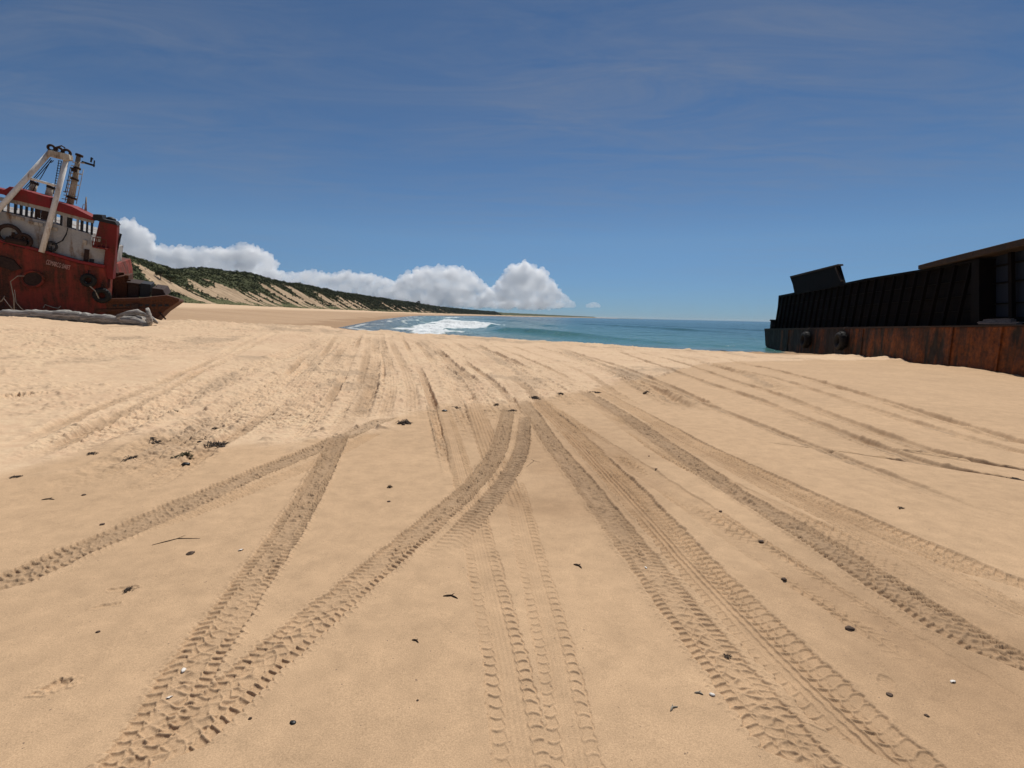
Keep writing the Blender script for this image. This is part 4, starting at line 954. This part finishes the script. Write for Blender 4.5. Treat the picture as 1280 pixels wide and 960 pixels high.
stone(366, 908, 11, 'dark mussel shaped pebble right of the crossing tracks at the bottom', 'stone', .4)
stone(313, 903, 6, 'small brown pebble close to the right edge of the crossing tracks')
stone(522, 880, 6, 'tiny grey pebble on smooth sand at the bottom centre left', flat=.4)
stone(123, 795, 7, 'small dark pebble on smooth sand at the left', flat=.4)
stone(811, 571, 5, 'tiny dark pebble, left of two beside the right tracks', flat=.5)
stone(820, 588, 5, 'tiny dark pebble, right of two beside the right tracks', flat=.5)
stone(238, 693, 16, 'flat brown stone chip between the two left tracks', flat=.25)
stone(128, 657, 9, 'small dark stone chip above the leftmost track', flat=.3)
stone(1112, 868, 12, 'flat dark sliver of stone at the lower right edge', flat=.2)
stone(105, 620, 7, 'small brown pebble near the left tide line', flat=.4)
stone(1158, 893, 7, 'small brown pebble lowest at the right, beside the blocky track', flat=.4)
shell(302, 690, 6, 'tiny white shell right of the flat brown stone chip between the left tracks')
shell(890, 871, 6, 'tiny white shell between the two lower right tracks')
shell(1194, 853, 6, 'tiny white shell in the faint track near the right edge')
shell(227, 842, 7, 'white shell fragment on the upper crossing of the left tracks')
shell(212, 877, 6, 'white shell fragment lower down in the crossing left tracks')
shell(806, 707, 5, 'white shell chip beside the blocky track')
stick(554, 749, 18, 4, .005, 'thin curved twig left of the pale centre tracks')
stick(717, 706, 10, 5, .006, 'short dark twig between the centre and chunky tracks')
stick(52, 626, 16, -1, .005, 'dark straight twig on the sand at the far left')
stick(515, 803, 8, 4, .004, 'short dark twig on smooth sand left of the centre tracks')
stick(838, 892, 9, -6, .004, 'slim pale sliver of wood left of the white shell', 'rope')
stick(868, 868, 11, 3, .004, 'slim pale curved sliver directly left of the white shell', 'rope')
stick(655, 568, 3, 16, .0025, 'long thin twig beside the right side of the curved track')
stick(1097, 440, 10, 8, .05, 'pale stick poking from the sand against the barge hull', 'drift', .02)
stick(190, 683, 60, -8, .0028, 'long thin root across the sand beside the leftmost track')

# ------------------------------------------------------------------ clouds
m = bpy.data.materials.new('cumulus_white'); m.use_nodes = True; nt = m.node_tree; nt.nodes.remove(nt.nodes['Principled BSDF'])
vs_ = nt.nodes.new('ShaderNodeVolumeScatter'); vs_.inputs['Color'].default_value = (1, 1, 1, 1); vs_.inputs['Density'].default_value = .0040; vs_.inputs['Anisotropy'].default_value = .55
nt.links.new(vs_.outputs[0], nt.nodes['Material Output'].inputs['Volume'])
M['cloud'] = m
import bmesh
def ico(sub):
    bm = bmesh.new(); bmesh.ops.create_icosphere(bm, subdivisions=sub, radius=1); v = np.array([x.co[:] for x in bm.verts]); f = np.array([[q.index for q in x.verts] for x in bm.faces]); bm.free(); return v, f
I2, I3 = ico(2), ico(3)
def n3(P, s):   # cheap solid noise
    return (vnoise(P[:, 0]*s+P[:, 2]*s*.7, P[:, 1]*s-P[:, 2]*s*.4)+vnoise(P[:, 2]*s+31, P[:, 0]*s*.8-P[:, 1]*s*.5+7))*.5
def cloud(prof, label, seed, CD=45000.0):
    """prof: list of (px, top py, base py) along the cloud"""
    g = np.random.RandomState(seed); sc = CD/640; V, Fc = [], []; nb = 0
    xs = np.array([q[0] for q in prof]); tp = np.array([q[1] for q in prof])+np.array([q[2]-q[1] for q in prof])*.05; bs = np.array([q[2] for q in prof])
    sph = []
    x = xs[0]
    while x < xs[-1]:
        t, b = np.interp(x, xs, tp), np.interp(x, xs, bs); hgt = b-t
        y = b
        while y > t+1:
            if g.rand() < .05: y -= 3.5; continue
            r_ = min(max(2.2, hgt*.19)*g.uniform(.6, 1.35), 11)
            yy_ = max(t+r_*.85, y-r_*.4); sph.append((x+g.normal()*r_*.25, yy_, r_, g.uniform(-1, 1)*hgt*.25)); y -= r_*1.1
        x += max(2.0, hgt*.13)*g.uniform(.7, 1.2)
    for (cx, cy, r_, dz) in sph:
        c_ = at_y(cx, cy, CD+dz*sc); L1 = [(c_, r_*sc*.82, 3)]
        for k in range(18):
            d = g.normal(size=3); d[2] = abs(d[2])*.9-.25; d[1] = -abs(d[1])*.8 if g.rand() < .8 else d[1]; d /= np.linalg.norm(d); r2 = r_*sc*g.uniform(.16, .46); L1.append((c_+d*r_*sc*.95, r2, 2))
            for q_ in range(3):
                d2 = d+g.normal(size=3)*.7; d2 /= np.linalg.norm(d2); L1.append((c_+d*r_*sc*.95+d2*r2*.95, r2*g.uniform(.3, .6), 2))
        for (cc_, r2, sub) in L1:
            v_, f_ = I3 if sub == 3 else I2
            P = v_*r2; P = P*(1+.26*n3(P+cc_, 2.0/r2)[:, None]+.17*n3(P+cc_, 5.0/r2)[:, None])
            P = P+cc_; P[:, 1] = CD+(P[:, 1]-CD)*.4; V.append(P); Fc.append(f_+nb); nb += len(v_)
    me = mesh_np('cloud', np.concatenate(V), np.concatenate(Fc), True)
    o = link_mesh('cloud', me, M['cloud']); rm = o.modifiers.new('union', 'REMESH'); rm.mode = 'VOXEL'; rm.voxel_size = 42; rm.use_smooth_shade = True; tag(o, label, 'cloud', 'white cumulus clouds low over the horizon'); return o
cloud([(128, 300, 335), (140, 282, 330), (152, 277, 330), (163, 275, 332), (174, 278, 334), (182, 286, 336), (190, 303, 338)], 'tall white cumulus cloud rising just right of the tugboat tower', 1)
cloud([(180, 312, 340), (196, 306, 342), (212, 309, 346), (230, 306, 348), (246, 313, 350), (262, 308, 352), (280, 311, 354), (296, 309, 358), (314, 306, 360), (330, 314, 362), (342, 326, 364)], 'long lumpy white cloud directly above the nearer dune crest', 2)
cloud([(335, 335, 366), (350, 338, 367), (372, 340, 368), (392, 337, 370), (412, 343, 372), (432, 339, 374), (452, 341, 376), (470, 345, 378), (492, 350, 379), (505, 358, 380)], 'low whitish cloud band above the far dunes, left of the two tall clouds', 3)
cloud([(495, 356, 380), (506, 343, 380), (520, 337, 381), (534, 333, 381), (550, 334, 382), (566, 332, 382), (580, 337, 382), (594, 346, 383), (606, 357, 383), (618, 366, 383)], 'broad puffy white cloud over the headland, left of the tallest tower', 4)
cloud([(600, 372, 384), (612, 364, 384), (622, 352, 384), (632, 341, 384), (644, 333, 384), (656, 328, 384), (668, 329, 384), (680, 340, 384), (690, 354, 384), (700, 364, 384), (712, 374, 384), (718, 380, 384)], 'tallest white cumulus tower in the middle over the sea end of the headland', 5)
cloud([(734, 380, 384), (741, 377, 384), (749, 380, 384)], 'tiny separate white cloud puff right of the tallest cumulus', 6)
print('clouds done', time.time()-T00)

hz = MB(); hz.prism([(-9000, -9000, -9), (33000, -9000, -9), (33000, 33000, -9), (-33000, 33000, -9), (-33000, -9000, -9)], (0, 0, 75))
mh = bpy.data.materials.new('sea_air'); mh.use_nodes = True; nth = mh.node_tree; nth.nodes.remove(nth.nodes['Principled BSDF'])
pv = nth.nodes.new('ShaderNodeVolumePrincipled'); pv.inputs['Color'].default_value = (.80, .88, .95, 1); pv.inputs['Density'].default_value = HAZE; nth.links.new(pv.outputs[0], nth.nodes['Material Output'].inputs['Volume'])
if HAZE: o = hz.build('haze', mh); o['kind'] = 'stuff'
# ------------------------------------------------------------------ light, sky, camera
SUN_EL, SUN_AZ = R(57), R(16)          # azimuth clockwise from +Y
sd = Vector((math.cos(SUN_EL)*math.sin(SUN_AZ), math.cos(SUN_EL)*math.cos(SUN_AZ), math.sin(SUN_EL)))
L = bpy.data.lights.new('sun', 'SUN'); L.energy = 4.4; L.angle = R(.53); L.color = (1, .965, .91)
so = bpy.data.objects.new('sun', L); C.objects.link(so); so.rotation_euler = sd.to_track_quat('Z', 'Y').to_euler(); so.location = (0, 0, 60)
w = bpy.data.worlds.new('World'); bpy.context.scene.world = w; w.use_nodes = True; nt = w.node_tree
bg = nt.nodes['Background']
sky = nt.nodes.new('ShaderNodeTexSky'); sky.sky_type = 'NISHITA'; sky.sun_disc = False; sky.sun_elevation = SUN_EL; sky.sun_rotation = SUN_AZ
sky.air_density = 1.0; sky.dust_density = .0; sky.ozone_density = 5.0; sky.altitude = 3000
gen = nt.nodes.new('ShaderNodeTexCoord').outputs['Generated']
sx = nt.nodes.new('ShaderNodeSeparateXYZ'); nt.links.new(gen, sx.inputs[0])
zc = math_n(nt, 'MAXIMUM', sx.outputs['Z'], .03)
cb = nt.nodes.new('ShaderNodeCombineXYZ'); nt.links.new(math_n(nt, 'DIVIDE', sx.outputs['X'], zc), cb.inputs[0]); nt.links.new(math_n(nt, 'DIVIDE', sx.outputs['Y'], zc), cb.inputs[1])
ci1 = noise(nt, mapping(nt, cb.outputs[0], (.55, 1.6, 1), (0, 0, .35)), 1.7, 9, .68, 1.1); ci2 = noise(nt, mapping(nt, cb.outputs[0], (.3, .3, 1)), 1.0, 3, .5)
hi_ = ramp(nt, sx.outputs['Z'], [(.12, (.25,)*3), (.42, (1, 1, 1))])
cir = math_n(nt, 'MULTIPLY', hi_, math_n(nt, 'MULTIPLY', ramp(nt, ci1, [(.36, (0, 0, 0)), (.78, (1, 1, 1))]), ramp(nt, ci2, [(.32, (0, 0, 0)), (.62, (1, 1, 1))])))
skc = mix(nt, 1.0, sky.outputs['Color'], (1.10, 1.25, 1.27), 'MULTIPLY')
skc = mix(nt, 1.0, skc, ramp(nt, sx.outputs['Z'], [(0, (.50, .62, .84)), (.14, (1, 1, 1))]), 'MULTIPLY')
colr = mix(nt, math_n(nt, 'MULTIPLY', cir, .8), skc, (4.4, 4.9, 5.9))
nt.links.new(colr, bg.inputs['Color']); bg.inputs['Strength'].default_value = .052
cam = bpy.data.cameras.new('camera'); co_ = bpy.data.objects.new('camera', cam); C.objects.link(co_)
cam.sensor_width = 36; cam.lens = 36*F/1280; cam.clip_end = 80000; cam.clip_start = .05
co_.matrix_world = Matrix(((rgt[0], upv[0], -fwd[0], EYE[0]), (rgt[1], upv[1], -fwd[1], EYE[1]), (rgt[2], upv[2], -fwd[2], EYE[2]), (0, 0, 0, 1)))
sc = bpy.context.scene; sc.camera = co_
sc.view_settings.view_transform = 'Standard'; sc.view_settings.look = 'None'; sc.view_settings.exposure = 0; sc.view_settings.gamma = 1
sc.cycles.use_denoising = True; sc.cycles.max_bounces = 24; sc.cycles.volume_bounces = 24; sc.cycles.diffuse_bounces = 4; sc.cycles.glossy_bounces = 3
print('script', time.time()-T00)
